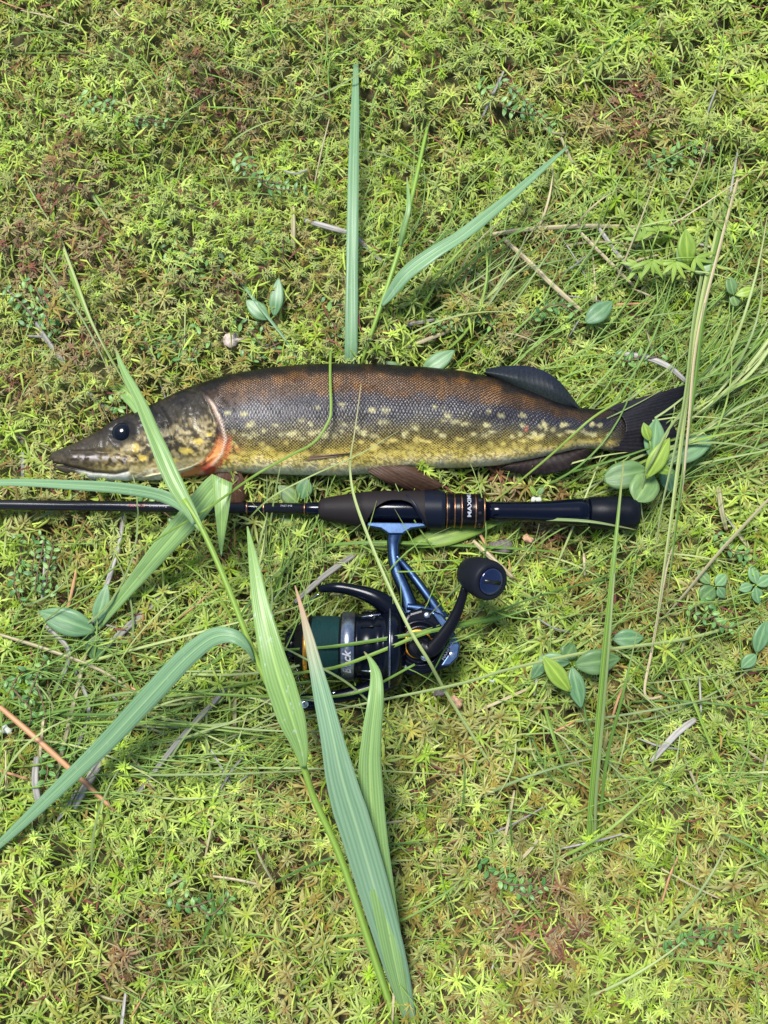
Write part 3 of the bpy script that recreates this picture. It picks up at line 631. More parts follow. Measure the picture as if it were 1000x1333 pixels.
def window2(q, ang):
    return ang < math.radians(70) * max(0, 1 - (q - 552) / 8) 
shell('seat_hood', [(552, 24.1), (574, 24.0), (578, 23)], M_hood, window2, rod, thick=.0014)
# a curved rib running round the opening
rib = []
for t in np.linspace(0, 1, 24):
    q = lerp(528, 558, t); ang = math.radians(lerp(128, 22, t ** 1.2)); c = rp(q); e1 = unit(np.cross(rax, (0, 0, 1.0))); e2 = np.cross(e1, rax)
    rib.append(c + (e1 * math.cos(ang) + e2 * math.sin(ang)) * 24.4 * PX(ZR))
mesh('seat_rib', *sweep(rib, .0016, .0007, 8, up=(0, -.6, .8)), M_hood, rod)
locknut = rodlathe('locking_nut', [(577, 20), (578, 23), (586, 23.4), (588, 22.6), (594, 22.6), (596, 23.2), (601, 23.2), (603, 22.4), (616, 22.4), (618, 22.8), (628, 22.2), (631, 20), (632, 14)], M_black, rod)
for u_, r_ in ((580, 23.5), (590, 23.1), (599, 23.6), (617, 23.1), (628, 22.9)):
    rodlathe('copper_band', [(u_, r_ - .8), (u_ + .3, r_), (u_ + 1.6, r_), (u_ + 1.9, r_ - .8)], M_copper, locknut)
e1 = unit(np.cross(rax, (0, 0, 1.0))); e2 = np.cross(e1, rax)
for k in range(8):
    a = 2 * math.pi * k / 8 + .5; d = e1 * math.cos(a) + e2 * math.sin(a); c = rp(623) + d * 22.3 * PX(ZR)
    mesh('nut_hole', *lathe(c - d * .0005, c + d * .0005, [(0, .0014), (1, .0014)], 12), simple('hole black', (.004, .004, .004), .8) if k == 0 else bpy.data.materials['hole black'], locknut)
def wrap_text(name, s, size, u0, r_px, ang0, mat, parent, around=True, shear=0.0, bold=0.0, xs=1.0):
    tv, tf = text_mesh(s, size, shear, bold); tv = tv * np.array([xs, 1, 1]); R = r_px * PX(ZR) + .00012; out = []
    for q in tv:
        if around: a = ang0 + q[0] / R; c = rp(u0) + rax * (-q[1]) * -1 * -1    # reads up the ring
        else: a = ang0 + q[1] / R; c = rp(u0) + rax * q[0]
        out.append(c + (e1 * math.cos(a) + e2 * math.sin(a)) * R)
    return mesh(name, np.array(out), tf, mat, parent, smooth=False)
wrap_text('lettering', 'MAXIMUS', .0040, 611.5, 22.6, math.radians(60), M_white, locknut, bold=.0001, xs=1.5)
wrap_text('lettering', 'MAXIMUS', .0030, 168, 6.95, math.radians(78), M_pink, bl, around=False, shear=.3)
wrap_text('lettering', '2.13 m 3-15 g', .0024, 196, 7.0, math.radians(80), M_white, bl, around=False)
wrap_text('lettering', 'FAST IM8', .0022, 366, 7.5, math.radians(100), M_white, bl, around=False)
handle = rodlathe('rear_grip', [(629, 12.8), (650, 12.6), (690, 13.4), (720, 15.2), (750, 18.0), (768, 19.4)], M_gloss, rod)
rodlathe('butt_cap', [(766, 19.2), (767, 20.3), (790, 21.5), (815, 22.2), (824, 21.8), (829, 19), (831.5, 13), (832, 4)], M_rubber, rod)

# ------------------------------------------------------------------ spinning reel
reel = thing('spinning_reel', 'black and metallic blue spinning reel with green line hanging from the rod seat', 'fishing reel', P(520, 870, -.02))
ZL = .0135
M_blue = simple('metallic blue frame', (.055, .095, .18), .3, metal=1.0, coat=.15, scale=1500, var=.15)
M_bluedk = simple('blue black lacquer', (.002, .003, .007), .2, coat=0.03, scale=900, spec=0.18)
M_line = simple('braided line green', (.003, .052, .048), .55, scale=2500, var=.4)
ln_n = M_line.node_tree; wv = ln_n.nodes.new('ShaderNodeTexWave'); wv.bands_direction = 'X'; wv.inputs['Scale'].default_value = 900; wv.inputs['Distortion'].default_value = 3
tcx = ln_n.nodes.new('ShaderNodeTexCoord'); ln_n.links.new(tcx.outputs['Object'], wv.inputs['Vector']); bpx = ln_n.nodes.new('ShaderNodeBump'); bpx.inputs['Distance'].default_value = .0004; ln_n.links.new(wv.outputs['Fac'], bpx.inputs['Height']); ln_n.links.new(bpx.outputs[0], ln_n.nodes['Principled BSDF'].inputs['Normal'])
M_silver = simple('silver band', (.20, .22, .26), .28, metal=.9)
M_chrome = simple('chrome', (.62, .63, .65), .18, metal=1)
M_gold = simple('orange gold ring', (.62, .28, .03), .28, metal=.8)
M_knob = simple('dark rubber knob', (.009, .010, .015), .45, scale=3000, bump=.15, spec=0.12)
M_cap = simple('blue knob cap', (.006, .012, .045), .10, metal=.3, coat=.4)
AXV = 841.0
def ax(u): return P(u, AXV + (u - 450) * .012, ZL)
def reellathe(name, prof, mat, parent, n=56, caps=True):
    A = ax(prof[0][0]); B = ax(max(p[0] for p in prof)); L = B[0] - A[0]
    pr = [((ax(u)[0] - A[0]) / L, r * PX(ZL)) for u, r in prof]
    return mesh(name, *lathe(A, B, pr, n, caps), mat, parent)
# foot and stem
foot = bevel(mesh('reel_foot', *prism([(478, 681), (555, 682), (556, 687), (535, 690), (524, 697), (506, 697), (496, 690), (478, 687)], ZR - .0062, ZR + .0072), M_blue, reel, smooth=False), .0012, 3)
def bar(name, pts, ra, rb, mat, parent, n=14, m=30, power=2.6, up=(0, 0, 1)):
    q = resample(pts, m); w = np.array([P(a, b_, c) for a, b_, c in q])
    t = np.linspace(0, 1, m)
    ra = np.interp(t, np.linspace(0, 1, len(ra)), ra) * PX(ZL); rb = np.interp(t, np.linspace(0, 1, len(rb)), rb) * PX(ZL)
    return mesh(name, *sweep(w, ra, rb, n, up=up, power=power), mat, parent)
bar('stem', [(515, 690, ZR), (512, 712, ZR - .001), (516, 742, ZR - .001), (528, 772, ZL), (536, 800, ZL)], [11, 8, 8, 9, 13], [10, 9, 9, 10, 11], M_blue, reel)
bar('stem', [(516, 724, ZR), (533, 744, ZR), (556, 775, ZL + .002), (578, 806, ZL + .002)], [4, 5.5, 6, 8], [8, 8, 9, 10], M_blue, reel)
bar('stem_brace', [(530, 790, ZL + .003), (552, 794, ZL + .003), (576, 806, ZL + .003)], [5, 6, 7], [9, 9, 9], M_blue, reel)
housing = bevel(mesh('gear_housing', *prism([(520, 812), (530, 797), (548, 792), (572, 798), (586, 814), (598, 840), (596, 856), (584, 868), (560, 877), (530, 879), (516, 868)], ZL - .016, ZL + .013), M_bluedk, reel, smooth=False), .0035, 4)
bevel(mesh('side_frame', *prism([(560, 796), (575, 800), (588, 815), (599, 840), (596, 856), (586, 866), (572, 868), (584, 850), (583, 836), (573, 815)], ZL + .009, ZL + .0148), M_blue, housing, smooth=False), .0012, 3)
def vlathe(name, u, v, prof, mat, parent, n=48):
    """turned part with a vertical axis: (radius px, height m)"""
    zb = prof[0][1]; c = P(u, v, prof[-1][1]); V = []
    for r, z in prof:
        for j in range(n): V.append((c[0] + r * PX(z) * math.cos(2 * math.pi * j / n), c[1] + r * PX(z) * math.sin(2 * math.pi * j / n), z))
    F = gridfaces(len(prof), n, True) + [tuple(range(n - 1, -1, -1)), tuple(range((len(prof) - 1) * n, len(prof) * n))]
    return mesh(name, V, F, mat, parent)
h0 = ZL + .012
plate = vlathe('side_plate', 547, 838, [(31, h0), (31, h0 + .003), (29.5, h0 + .0042), (26, h0 + .0042), (25, h0 + .0032), (20, h0 + .0032), (19, h0 + .0048), (3, h0 + .005)], M_bluedk, housing)
vlathe('gold_ring', 544, 838, [(18, h0 + .004), (18.6, h0 + .0046), (18.6, h0 + .0062), (17.2, h0 + .0066), (16, h0 + .0066)], M_gold, housing)
vlathe('handle_boss', 546, 840, [(16.5, h0 + .004), (16.5, h0 + .010), (15, h0 + .0118), (11, h0 + .0122), (2, h0 + .0122)], M_black, housing)
for u_, v_, z_ in ((556, 801, .0152), (553, 855, .0285), (527, 869, .0138), (588, 852, .0152)):
    sc_ = vlathe('screw', u_, v_, [(4.2, ZL + z_ - .002), (4.2, ZL + z_ - .0004), (3.6, ZL + z_), (.8, ZL + z_)] if v_ != 855 else [(5.4, h0 + .011), (5.4, h0 + .0136), (4.6, h0 + .0146), (.8, h0 + .0146)], M_chrome, housing, 20)
# handle
arm = bar('handle_arm', [(546, 842, h0 + .014), (560, 846, h0 + .0145), (574, 832, h0 + .016), (590, 808, h0 + .018), (600, 784, h0 + .020), (606, 764, h0 + .022)], [9, 9.5, 8.5, 7, 5.6, 5], [3.6, 4, 4, 4, 4, 4], M_black, reel)
kA = P(608, 743, h0 + .016); kB = P(640, 757.5, h0 + .044); kL = PX(h0 + .03)
knob = mesh('knob', *lathe(kA, kB, [(0, 8 * kL), (.02, 14 * kL), (.1, 19 * kL), (.3, 23 * kL), (.6, 25.5 * kL), (.85, 26 * kL), (.95, 25 * kL), (1, 22.5 * kL), (1.0, 18.6 * kL), (.985, 17.8 * kL), (.985, 2 * kL)], 48), M_knob, reel)
kd = unit(kB - kA)
kc = mesh('knob_cap', *lathe(kA + (kB - kA) * .975, kB + kd * .0012, [(0, 17.6 * kL), (.6, 17.4 * kL), (.9, 15.5 * kL), (1, 12 * kL), (1.0, 1 * kL)], 40), M_cap, knob)
kx = unit(np.cross(np.array([0, 1, 0.2]), kd)); kt = unit(np.cross(kd, kx))
o_ = kB + kd * .0013
mesh('cap_slot', *sweep([o_ - kx * 12 * kL + kt * 2 * kL, o_ + kx * 12 * kL + kt * -2 * kL], 2.6 * kL, .0006, 8, up=kd), M_blank, kc)
# rotor
rotor = reellathe('rotor', [(462, 40), (463, 41), (466, 42.5), (468, 41), (478, 43), (486, 43), (488, 45.5), (496, 46), (498, 44.5), (503, 48), (506, 52), (516, 51), (522, 45), (527, 36), (528, 20)], M_bluedk, reel)
for k in range(14):
    a = 2 * math.pi * k / 14 + .1; d = np.array([0, math.cos(a), math.sin(a)]); c0 = ax(471) + d * 42.2 * PX(ZL); c1 = ax(496) + d * 46.2 * PX(ZL)
    mesh('rotor_rib', *sweep([c0, c1], .0008, .0008, 8, up=d), M_chrome if k % 4 == 1 else M_black, rotor)
reellathe('rotor_ring', [(506, 53.4), (506.3, 54), (508, 54), (508.4, 53.2)], M_silver, rotor)
# arms that carry the bail: thick at the rotor, narrow at the front
bar('bail_arm', [(520, 806, ZL + .004), (508, 792, ZL + .006), (488, 778, ZL + .008), (462, 769, ZL + .008), (438, 765, ZL + .008), (416, 767, ZL + .006)], [11, 13, 11, 8, 7, 4.5], [16, 17, 14, 11, 9, 5], M_bluedk, reel)
bar('bail_arm', [(521, 868, ZL + .002), (508, 884, ZL + .003), (486, 896, ZL + .003), (458, 903, ZL + .003), (432, 908, ZL + .003), (400, 913, ZL + .003)], [10, 13, 11, 8.5, 7.5, 9], [15, 16, 13, 11, 10, 10], M_bluedk, reel)
roller = bar('line_roller', [(392, 913, ZL + .001), (402, 914, ZL + .002), (414, 914, ZL + .002)], [9, 11, 9], [9, 11, 9], M_black, reel)
vlathe('screw', 396, 916, [(6, ZL + .005), (6, ZL + .008), (5, ZL + .009), (1, ZL + .009)], M_chrome, roller, 20)
vlathe('screw', 435, 903, [(3, ZL + .004), (3, ZL + .0078), (1, ZL + .008)], M_chrome, roller, 16)
bw = []
for t in np.linspace(0, 1, 40):
    a = math.radians(lerp(188, 352, t)); q = lerp(414, 404, t) - 26 * math.sin(math.pi * t); R = 66 * PX(ZL)
    c = ax(q); bw.append(c + np.array([0, math.cos(a) * -R * -1 * -1, math.sin(a) * R * .45]))
mesh('bail_wire', *sweep(bw, .0009, .0009, 8), M_chrome, reel)
# spool
spool = reellathe('spool', [(384, 10), (384.5, 24), (387, 29), (391, 31), (394, 36), (398, 39.5), (405, 40), (406.5, 37), (407, 33), (442, 33), (443, 40.5), (445, 42.3), (463, 43), (464, 42)], M_black, reel)
reellathe('orange_ring', [(397.6, 39.6), (398, 40.3), (402.6, 40.6), (403, 39.8)], M_gold, spool)
reellathe('line', [(406.8, 30)] + [(407 + k * .6, 37.0 + .9 * math.sin(math.pi * k / 59) + (.35 if k % 3 == 0 else 0) + .25 * TAB[k, 9]) for k in range(60)] + [(442.6, 30)], M_line, spool)
reellathe('label_band', [(445.5, 42.2), (446, 43.4), (462, 43.9), (462.5, 42.6)], M_silver, spool)
dl = reellathe('drag_knob', [(371, 4), (372, 15), (375, 18.5), (381, 20), (385, 20)], M_bluedk, spool)
for k in range(10):
    a = 2 * math.pi * k / 10; d = np.array([0, math.cos(a), math.sin(a)])
    mesh('drag_knob_rib', *sweep([ax(374) + d * 18.3 * PX(ZL), ax(383) + d * 20.3 * PX(ZL)], .0012, .0009, 8, up=d), M_black, dl)
tv, tf = text_mesh('Black', .0085, .35, .0002); R = 43.9 * PX(ZL) + .0001
out = []
for q in tv:
    a = math.radians(40) + q[0] / R; c = ax(458) - np.array([q[1], 0, 0]); out.append(c + np.array([0, -math.cos(a), math.sin(a)]) * R)
mesh('lettering', np.array(out), tf, M_white, bpy.data.objects['label_band'], smooth=False)
tv, tf = text_mesh('MAXIMUS', .0034); an = math.radians(62); c0 = P(578, 860, ZL + .0151); out = []
for q in tv: out.append(c0 + np.array([q[0] * math.cos(an) - q[1] * math.sin(an), q[0] * math.sin(an) + q[1] * math.cos(an), 0]))
mesh('lettering', np.array(out), tf, M_white, housing, smooth=False)

# ------------------------------------------------------------------ leaves and blades
def strip(L, R, crease=.12, thick=.0003, cup=0.0, nc=5):
    """closed thin blade lofted between a left and a right edge (world points)"""
    L = np.asarray(L); R = np.asarray(R); m = len(L)
    t = unit(np.gradient((L + R) / 2, axis=0)); w = R - L; nrm = unit(np.cross(w, t)); nrm = np.where(nrm[:, 2:3] < 0, -nrm, nrm)
    wl_ = np.linalg.norm(w, axis=1, keepdims=True); V = []; UV = []; s = np.linspace(0, 1, nc)
    for lay in (0, 1):
        for i in range(m):
            for q in s:
                p = lerp(L[i], R[i], q) - nrm[i] * (wl_[i] * (crease * (1 - abs(2 * q - 1)) - cup * (1 - (2 * q - 1) ** 2)) + lay * thick)
                V.append(p); UV.append((q, i / (m - 1)))
    n0 = m * nc; F = gridfaces(m, nc); F += [tuple(reversed([k + n0 for k in f])) for f in F]
    rim = list(range(nc)) + [i * nc + nc - 1 for i in range(1, m)] + [(m - 1) * nc + j for j in range(nc - 2, -1, -1)] + [i * nc for i in range(m - 2, 0, -1)]
    F += [(rim[k], rim[k] + n0, rim[(k + 1) % len(rim)] + n0, rim[(k + 1) % len(rim)]) for k in range(len(rim))]
    return np.array(V), F, np.array(UV)
def path(pts, m, lift=True):
    q = resample(pts, m); return np.array([P(a, b_, c) for a, b_, c in q])
def blade_geo(pts, widths, m=24, twist=(0, 0), crease=.12, nc=5, cup=0.0, thick=.0003):
    w = path(pts, m); t = unit(np.gradient(w, axis=0)); side = unit(np.cross(t, (0, 0, 1.0))); up = np.cross(side, t)
    wd = np.interp(np.linspace(0, 1, m), np.linspace(0, 1, len(widths)), widths) / 2
    tw = np.radians(np.interp(np.linspace(0, 1, m), np.linspace(0, 1, len(twist)), twist)); px = np.array([PX(p[2]) for p in w])
    d = side * np.cos(tw)[:, None] + up * np.sin(tw)[:, None]
    wd = np.maximum(wd, .12)[:, None] * px[:, None]
    if nc >= 5 and m >= 24:
        k_ = np.linspace(0, 7, m) + pts[0][0]; wd = wd * (.94 + .12 * vnoise(k_ * 1.7, k_ * 0 + 3.3))[:, None]
        e_ = (vnoise(k_ * 1.3, k_ * 0 + 8.8) - .5)[:, None] * wd * .5
        return strip(w - d * wd + up * e_, w + d * wd - up * e_ * .7, crease, thick, cup, nc)
    return strip(w - d * wd, w + d * wd, crease, thick, cup, nc)
def blade(name, pts, widths, mat, label=None, cat=None, group=None, parent=None, **k):
    V, F, UVs = blade_geo(pts, widths, **k)
    o = mesh(name, V, F, mat, parent, uvs=UVs, at=None if parent else P(*pts[0]))
    return tagit(o, label, cat, group) if label else o
def stalk(name, pts, radii, mat, label=None, cat=None, group=None, parent=None, n=7, m=24, flat=1.0):
    w = path(pts, m); px = np.array([PX(p[2]) for p in w]); r = np.interp(np.linspace(0, 1, m), np.linspace(0, 1, len(radii)), radii) * px
    V, F = sweep(w, r, r * flat, n); UVs = np.array([((j % n) / n, (j // n) / (m - 1)) for j in range(len(V))])
    o = mesh(name, V, F, mat, parent, uvs=UVs, at=None if parent else P(*pts[0]))
    return tagit(o, label, cat, group) if label else o
mm = .001
# the reed that leans over the pike's head
r = thing('common_reed', 'tall green reed with broad leaves leaning across the rod and over the pike head', 'reed', P(520, 1345, -.01))
stalk('stem', [(520, 1345, -.01), (482, 1230, .02), (443, 1115, .042), (410, 1042, .055), (395, 998, .066), (362, 920, .078), (328, 845, .084), (296, 762, .088), (264, 690, .090), (240, 650, .090)], [5.2, 4.8, 4.4, 4.2, 4, 3.8, 3.6, 3.6, 3.8], M_stem, parent=r, n=10, m=40)
blade('leaf', [(262, 690, .0915), (246, 662, .092), (224, 622, .092), (204, 575, .088), (182, 522, .080), (160, 480, .070), (150, 452, .062)], [8, 14, 21, 22, 18, 13, 8, 2], M_reed, parent=r, m=30, twist=(10, -20, -10), crease=.2)
blade('leaf', [(252, 682, .092), (238, 662, .090), (212, 646, .078), (160, 636, .062), (90, 631, .048), (10, 628, .036), (-70, 634, .020)], [6, 10, 17, 16, 14, 12, 9, 4], M_reedblue, parent=r, m=34, twist=(35, 25, 10, 5), crease=.1)
blade('leaf', [(396, 1000, .071), (392, 975, .078), (376, 925, .088), (356, 860, .092), (340, 790, .088), (330, 730, .080), (322, 685, .070)], [6, 16, 34, 38, 30, 20, 11, 2], M_reedspot, parent=r, m=34, twist=(0, 8, 4), crease=.07, nc=7)
blade('leaf', [(332, 862, .087), (322, 842, .092), (304, 828, .094), (276, 830, .090), (240, 858, .080), (196, 905, .066), (140, 965, .048), (85, 1018, .034), (20, 1080, .015), (-30, 1125, -.004)], [4, 10, 18, 22, 26, 28, 26, 22, 17, 12, 6], M_reedblue, parent=r, m=44, twist=(-60, -25, 0, 5, 0, 0), crease=.08, cup=.04)
# folded leaf
f = thing('folded_reed_leaf', 'long pale green reed leaf folded over at its tip beside the pike gill', 'reed leaf', P(100, 850, -.008))
Lp = [(98, 848, -.008), (136, 796, .012), (190, 720, .034), (236, 662, .048), (262, 630, .054), (276, 617, .057)]
Rp = [(103, 852, -.008), (146, 802, .012), (210, 734, .034), (258, 684, .048), (284, 652, .054), (303, 629, .057)]
Lw = path(Lp, 28); Rw = path(Rp, 28); V_, F_, U_ = strip(Lw, Rw, .05); mesh('leaf_blade', V_, F_, M_reed, f, uvs=U_)
Lw = path([(276, 617, .0575), (279, 655, .059), (283, 695, .054), (287.5, 724, .046)], 16); Rw = path([(303, 629, .0575), (298, 665, .059), (293, 697, .054), (288.5, 725, .046)], 16)
V_, F_, U_ = strip(Lw, Rw, .04); mesh('leaf_tip', V_, F_, M_reedspot, f, uvs=U_)
blade('reed_leaf', [(540, 1350, -.012), (510, 1240, .03), (474, 1115, .062), (448, 1030, .08), (432, 960, .090), (416, 890, .092), (402, 830, .088), (392, 790, .082), (384, 762, .076)], [10, 30, 41, 44, 34, 26, 18, 10, 5, 1.5], M_reedpink, 'blue green reed leaf with a pinkish pointed tip crossing the reel spool', 'reed leaf', m=40, twist=(0, 10, 5), crease=.16)
blade('reed_leaf', [(535, 1345, -.012), (512, 1240, .03), (490, 1110, .056), (482, 1010, .072), (484, 960, .078), (489, 915, .080), (490, 882, .076), (484, 862, .070), (474, 848, .062)], [8, 24, 33, 32, 28, 24, 20, 14, 7, 1.5], M_reed, 'short green reed leaf with a hooked tip ending beside the reel rotor', 'reed leaf', m=36, twist=(0, -10, -25), crease=.08)
blade('reed_leaf', [(464, 60, -.01), (462, 150, .02), (460, 230, .028), (459, 300, .030), (458, 380, .028), (457, 450, .022), (456, 482, .010), (456, 500, -.002)], [6, 12, 15, 16, 17.5, 18, 16, 10], M_reedblue, 'broad upright blue green reed leaf running straight down behind the pike back', 'reed leaf', m=36, crease=.05)
r2 = thing('common_reed', 'thin green reed stem with one blue green leaf angling away above the pike', 'reed', P(560, 150, -.01))
stalk('stem', [(560, 150, -.01), (540, 240, .02), (524, 310, .030), (508, 362, .030), (492, 410, .026), (474, 462, .016), (466, 490, .0)], [2.5, 3, 3.4, 3.2, 3, 2.6, 2], M_stem, parent=r2, n=9, m=34)
blade('leaf', [(497, 398, .030), (506, 386, .034), (530, 355, .044), (566, 328, .050), (604, 304, .050), (650, 268, .044), (700, 225, .030), (740, 190, .01)], [3, 11, 19, 23, 21, 18, 14, 9, 3], M_reedblue, parent=r2, m=34, crease=.08, twist=(0, 15, 5))
blade('leaf', [(520, 322, .032), (524, 300, .04), (532, 270, .045), (530, 230, .04)], [4, 7, 7, 2], M_reed, parent=r2, m=16)
blade('reed_leaf', [(138, 500, -.002), (158, 505, .012), (172, 518, .02), (184, 540, .026)], [10, 22, 22, 12], M_reedspot, 'short pale reed leaf tucked behind the pike forehead', 'reed leaf', m=16, crease=.06, twist=(20, 0))

# ------------------------------------------------------------------ grass blades
GL = 'grass blades'
def G(pts, w=3.0, mat=M_grass, label=None, group=None, m=22, tw=(0, 25)):
    ws = [w * .8, w, w, w * .9, w * .6, w * .2]
    return blade('grass_blade', pts, ws, mat, label, 'grass', group, m=m, twist=tw, crease=.25, nc=3, thick=.00025)
def auto(pts2, h0=-.006, h1=.03, root=0):
    """heights for a polyline of pixels: rooted at one end, arching over"""
    n = len(pts2); out = []
    for i, (a, b_) in enumerate(pts2):
        t = i / (n - 1); t = 1 - t if root else t
        out.append((a, b_, h0 + (h1 - h0) * min(1, t * 1.6)))
    return out
tallg = ' crossing over the pike tail from top to bottom'
for k, pts in enumerate(([(960, 200), (936, 293), (912, 400), (897, 500), (884, 600), (872, 690), (858, 790), (848, 850)],
                         [(965, 210), (938, 300), (918, 400), (905, 500), (890, 610), (876, 720), (866, 800)],
                         [(930, 210), (918, 330), (903, 420), (893, 510), (878, 590), (862, 660), (853, 720)],
                         [(975, 180), (940, 310), (908, 440), (896, 560), (888, 640), (874, 700)])):
    G(auto(pts, -.005, .055), [6, 5, 4.5, 4][k], [M_grassp, M_grass, M_grassp, M_straw][k], ['broad pale grass stem', 'darker green grass stem', 'thin pale grass stem', 'dry straw-coloured grass stem'][k] + tallg, None, m=30)
tg = ' running down from the rod butt past the rosette leaves'
for k, pts in enumerate(([(764, 1120), (770, 1042), (779, 940), (788, 840), (798, 740), (806, 660), (812, 600)], [(775, 1110), (776, 1040), (784, 945), (792, 850), (800, 745), (808, 650)], [(780, 1090), (790, 990), (812, 900), (830, 820)])):
    G(auto(pts, -.006, .05), [7, 4, 4][k], [M_grass, M_grassp, M_grass][k], ['broad green grass stem', 'thin pale grass stem', 'short green grass stem'][k] + tg, None, m=28)
for k, pts in enumerate(([(70, 250), (68, 293), (88, 345), (112, 405), (140, 458), (170, 512)], [(60, 240), (75, 300), (97, 360), (120, 420), (150, 480)], [(20, 290), (60, 345), (110, 420), (150, 500)])):
    G(auto(pts, -.004, .03), [5, 4, 3][k], [M_grass, M_grassp, M_grassp][k], ['widest', 'middle-sized', 'thinnest'][k] + ' of three grass blades slanting down to the pike head', None)
G(auto([(240, 270), (240, 330), (241, 400), (240, 480)], -.004, .012), 2.5, M_grassp, 'thin straight grass stalk standing in moss above the pike forehead', None)
G(auto([(255, 292), (290, 335), (335, 395), (370, 440), (395, 478)], -.004, .02), 5, M_reedblue, 'blue green grass blade sloping down to the middle of the pike back', None)
G([(620, 740, -.005), (560, 800, .05)], 2.5, M_grassp, 'short stray grass piece beside the reel stem', None, m=8)
# blades lying across pike and rod
G([(432, 440, -.004), (430, 470, .03), (430, 500, .044), (431, 530, .048), (428, 548, .049), (410, 575, .048), (380, 592, .044), (330, 620, .04), (270, 662, .075), (200, 705, .06), (120, 760, .03), (30, 830, .01), (-20, 860, -.004)], 3.6, M_grass, 'long curved grass blade draped across the pike flank and down over the rod blank', None, m=50)
G([(470, 500, .045), (462, 560, .049), (457, 590, .046), (456, 615, .042), (462, 650, .045), (480, 700, .05), (505, 760, .056), (535, 822, .062), (558, 860, .056), (580, 900, .03), (620, 965, .012), (660, 1030, -.004)][::-1], 4.2, M_grassp, 'long grass blade crossing the pike belly, the reel seat and the reel handle', None, m=50)
G([(520, 560, .046), (470, 590, .047), (400, 622, .035), (350, 650, .034), (310, 690, -.002)][::-1], 2.2, M_grassp, 'fine grass blade lying along the pike belly', None)
G([(540, 865, .052), (470, 900, .04), (400, 908, .04), (300, 905, .05), (200, 900, .03), (60, 915, -.004)], 3.4, M_grass, 'grass blade passing over the lower bail arm', None, m=36)
G([(1010, 795, -.004), (900, 830, .012), (760, 850, .02), (660, 872, .03), (600, 890, .034), (480, 915, .038), (330, 950, .02), (260, 975, -.003)], 4.0, M_grassp, 'long grass blade running from the clover leaves under the reel', None, m=40)
G([(700, 790, -.004), (640, 806, .02), (580, 818, .042), (500, 832, .042), (430, 842, .040), (370, 846, .030), (300, 850, .01)], 5.0, M_grass, 'grass blade lying flat across the reel spool and side plate', None, m=36)
G([(640, 802, .012), (560, 822, .044), (500, 846, .043), (440, 868, .04), (380, 878, .032), (250, 905, .01), (180, 930, -.003)], 4.4, M_grass, 'slanting grass blade crossing the spool lettering', None, m=36)
G([(370, 843, .03), (420, 870, .042), (460, 895, .04), (500, 935, .02), (530, 975, -.002)], 3.0, M_grassp, 'pale thin grass stalk cutting across the line spool', None)
G([(830, 745, -.004), (720, 770, .012), (640, 800, .014), (590, 830, .034), (560, 880, .028), (520, 915, .01)], 2.6, M_grass, 'fine grass blade beside the handle knob', None)
G([(560, 700, -.004), (640, 680, .008), (700, 676, .016), (760, 678, .03), (800, 684, .03), (830, 690, .02)], 4.5, M_grassp, 'light grass blade curving along the rear grip', None)
G([(400, 712, -.002), (480, 706, .012), (560, 708, .010), (700, 716, .004), (760, 725, -.003)], 4.5, M_grass, 'level grass blade crossing behind the reel stem', None)
G([(612, 810, -.004), (700, 700, .01)], 2.4, M_grassp, 'short pale grass piece below the rod nut', None, m=8)
G([(870, 905, -.003), (840, 905, .006), (850, 840, .012), (868, 740, .02), (880, 700, .012)], 3.2, M_straw, 'dry orange grass stalk standing right of the clover leaves', None)
G([(1010, 640, .02), (940, 715, .018), (890, 775, .012), (850, 820, -.003)], 4.0, M_straw, 'dry straw coloured stalk sloping down right of the rod butt', None)
G([(810, 520, .03), (770, 545, .04), (720, 590, .03), (660, 640, .012), (610, 680, .004)], 3.0, M_grass, 'thin grass blade over the pike tail root', None)
G([(892, 530, .03), (870, 560, .036), (852, 595, .04), (840, 620, .03), (835, 660, .015), (848, 720, -.003)], 3.4, M_grassp, 'pale bent grass blade hanging over the tail fin', None)
G([(880, 860, -.004), (900, 905, .012), (930, 980, .014), (960, 1045, .008)], 4.0, M_grass, 'green grass blade slanting to the bottom right of the moss', None)
G([(705, 905, -.004), (718, 950, .012), (735, 1000, .012), (750, 1030, .0)], 4.4, M_grass, 'single green grass blade below the clover leaves', None)
def cluster(n, ubox, vbox, ang, spread, length, label, group, mats=(M_grass, M_grassp), wr=(1.8, 3.6), hr=(.008, .03), seed=1):
    q = random.Random(seed)
    for i in range(n):
        u0 = q.uniform(*ubox); v0 = q.uniform(*vbox); a = math.radians(q.gauss(ang, spread)); L = q.uniform(*length); bnd = q.gauss(0, .18); h = q.uniform(*hr)
        pts = []
        for k in range(6):
            t = k / 5; aa = a + bnd * (t - .3) * 2
            pts.append((u0 + math.cos(aa) * L * t, v0 + math.sin(aa) * L * t, -.007 + (h + .007) * math.sin(math.pi * min(1, t * 1.0) * .78)))
        mt = q.choice(mats); w_ = q.uniform(*wr); ln = 'long ' if L > (length[0] + length[1]) / 2 else 'short '; tone = {'grass': 'green ', 'grass pale': 'yellowish ', 'straw': 'straw-coloured '}[mt.name]
        lab = ln + tone + label; G(pts, w_, mt, lab, ln + tone + group, m=14)
cluster(34, (-30, 260), (830, 1010), -4, 9, (160, 420), 'fine grass blade lying nearly level in the tangle below the rod blank', 'level grass below the rod blank', seed=2)
cluster(26, (-20, 330), (850, 1060), -55, 22, (80, 230), 'fine grass blade rising steeply through the tangle below the rod blank', 'steep grass below the rod blank', seed=3)
cluster(16, (310, 400), (730, 900), -75, 14, (90, 230), 'upright grass blade standing left of the reel spool', 'grass beside the spool', hr=(.01, .03), seed=4)
cluster(24, (440, 640), (400, 490), -48, 10, (90, 240), 'slender grass blade slanting up from the pike back', 'slanting grass above the pike back', hr=(.008, .025), seed=5)
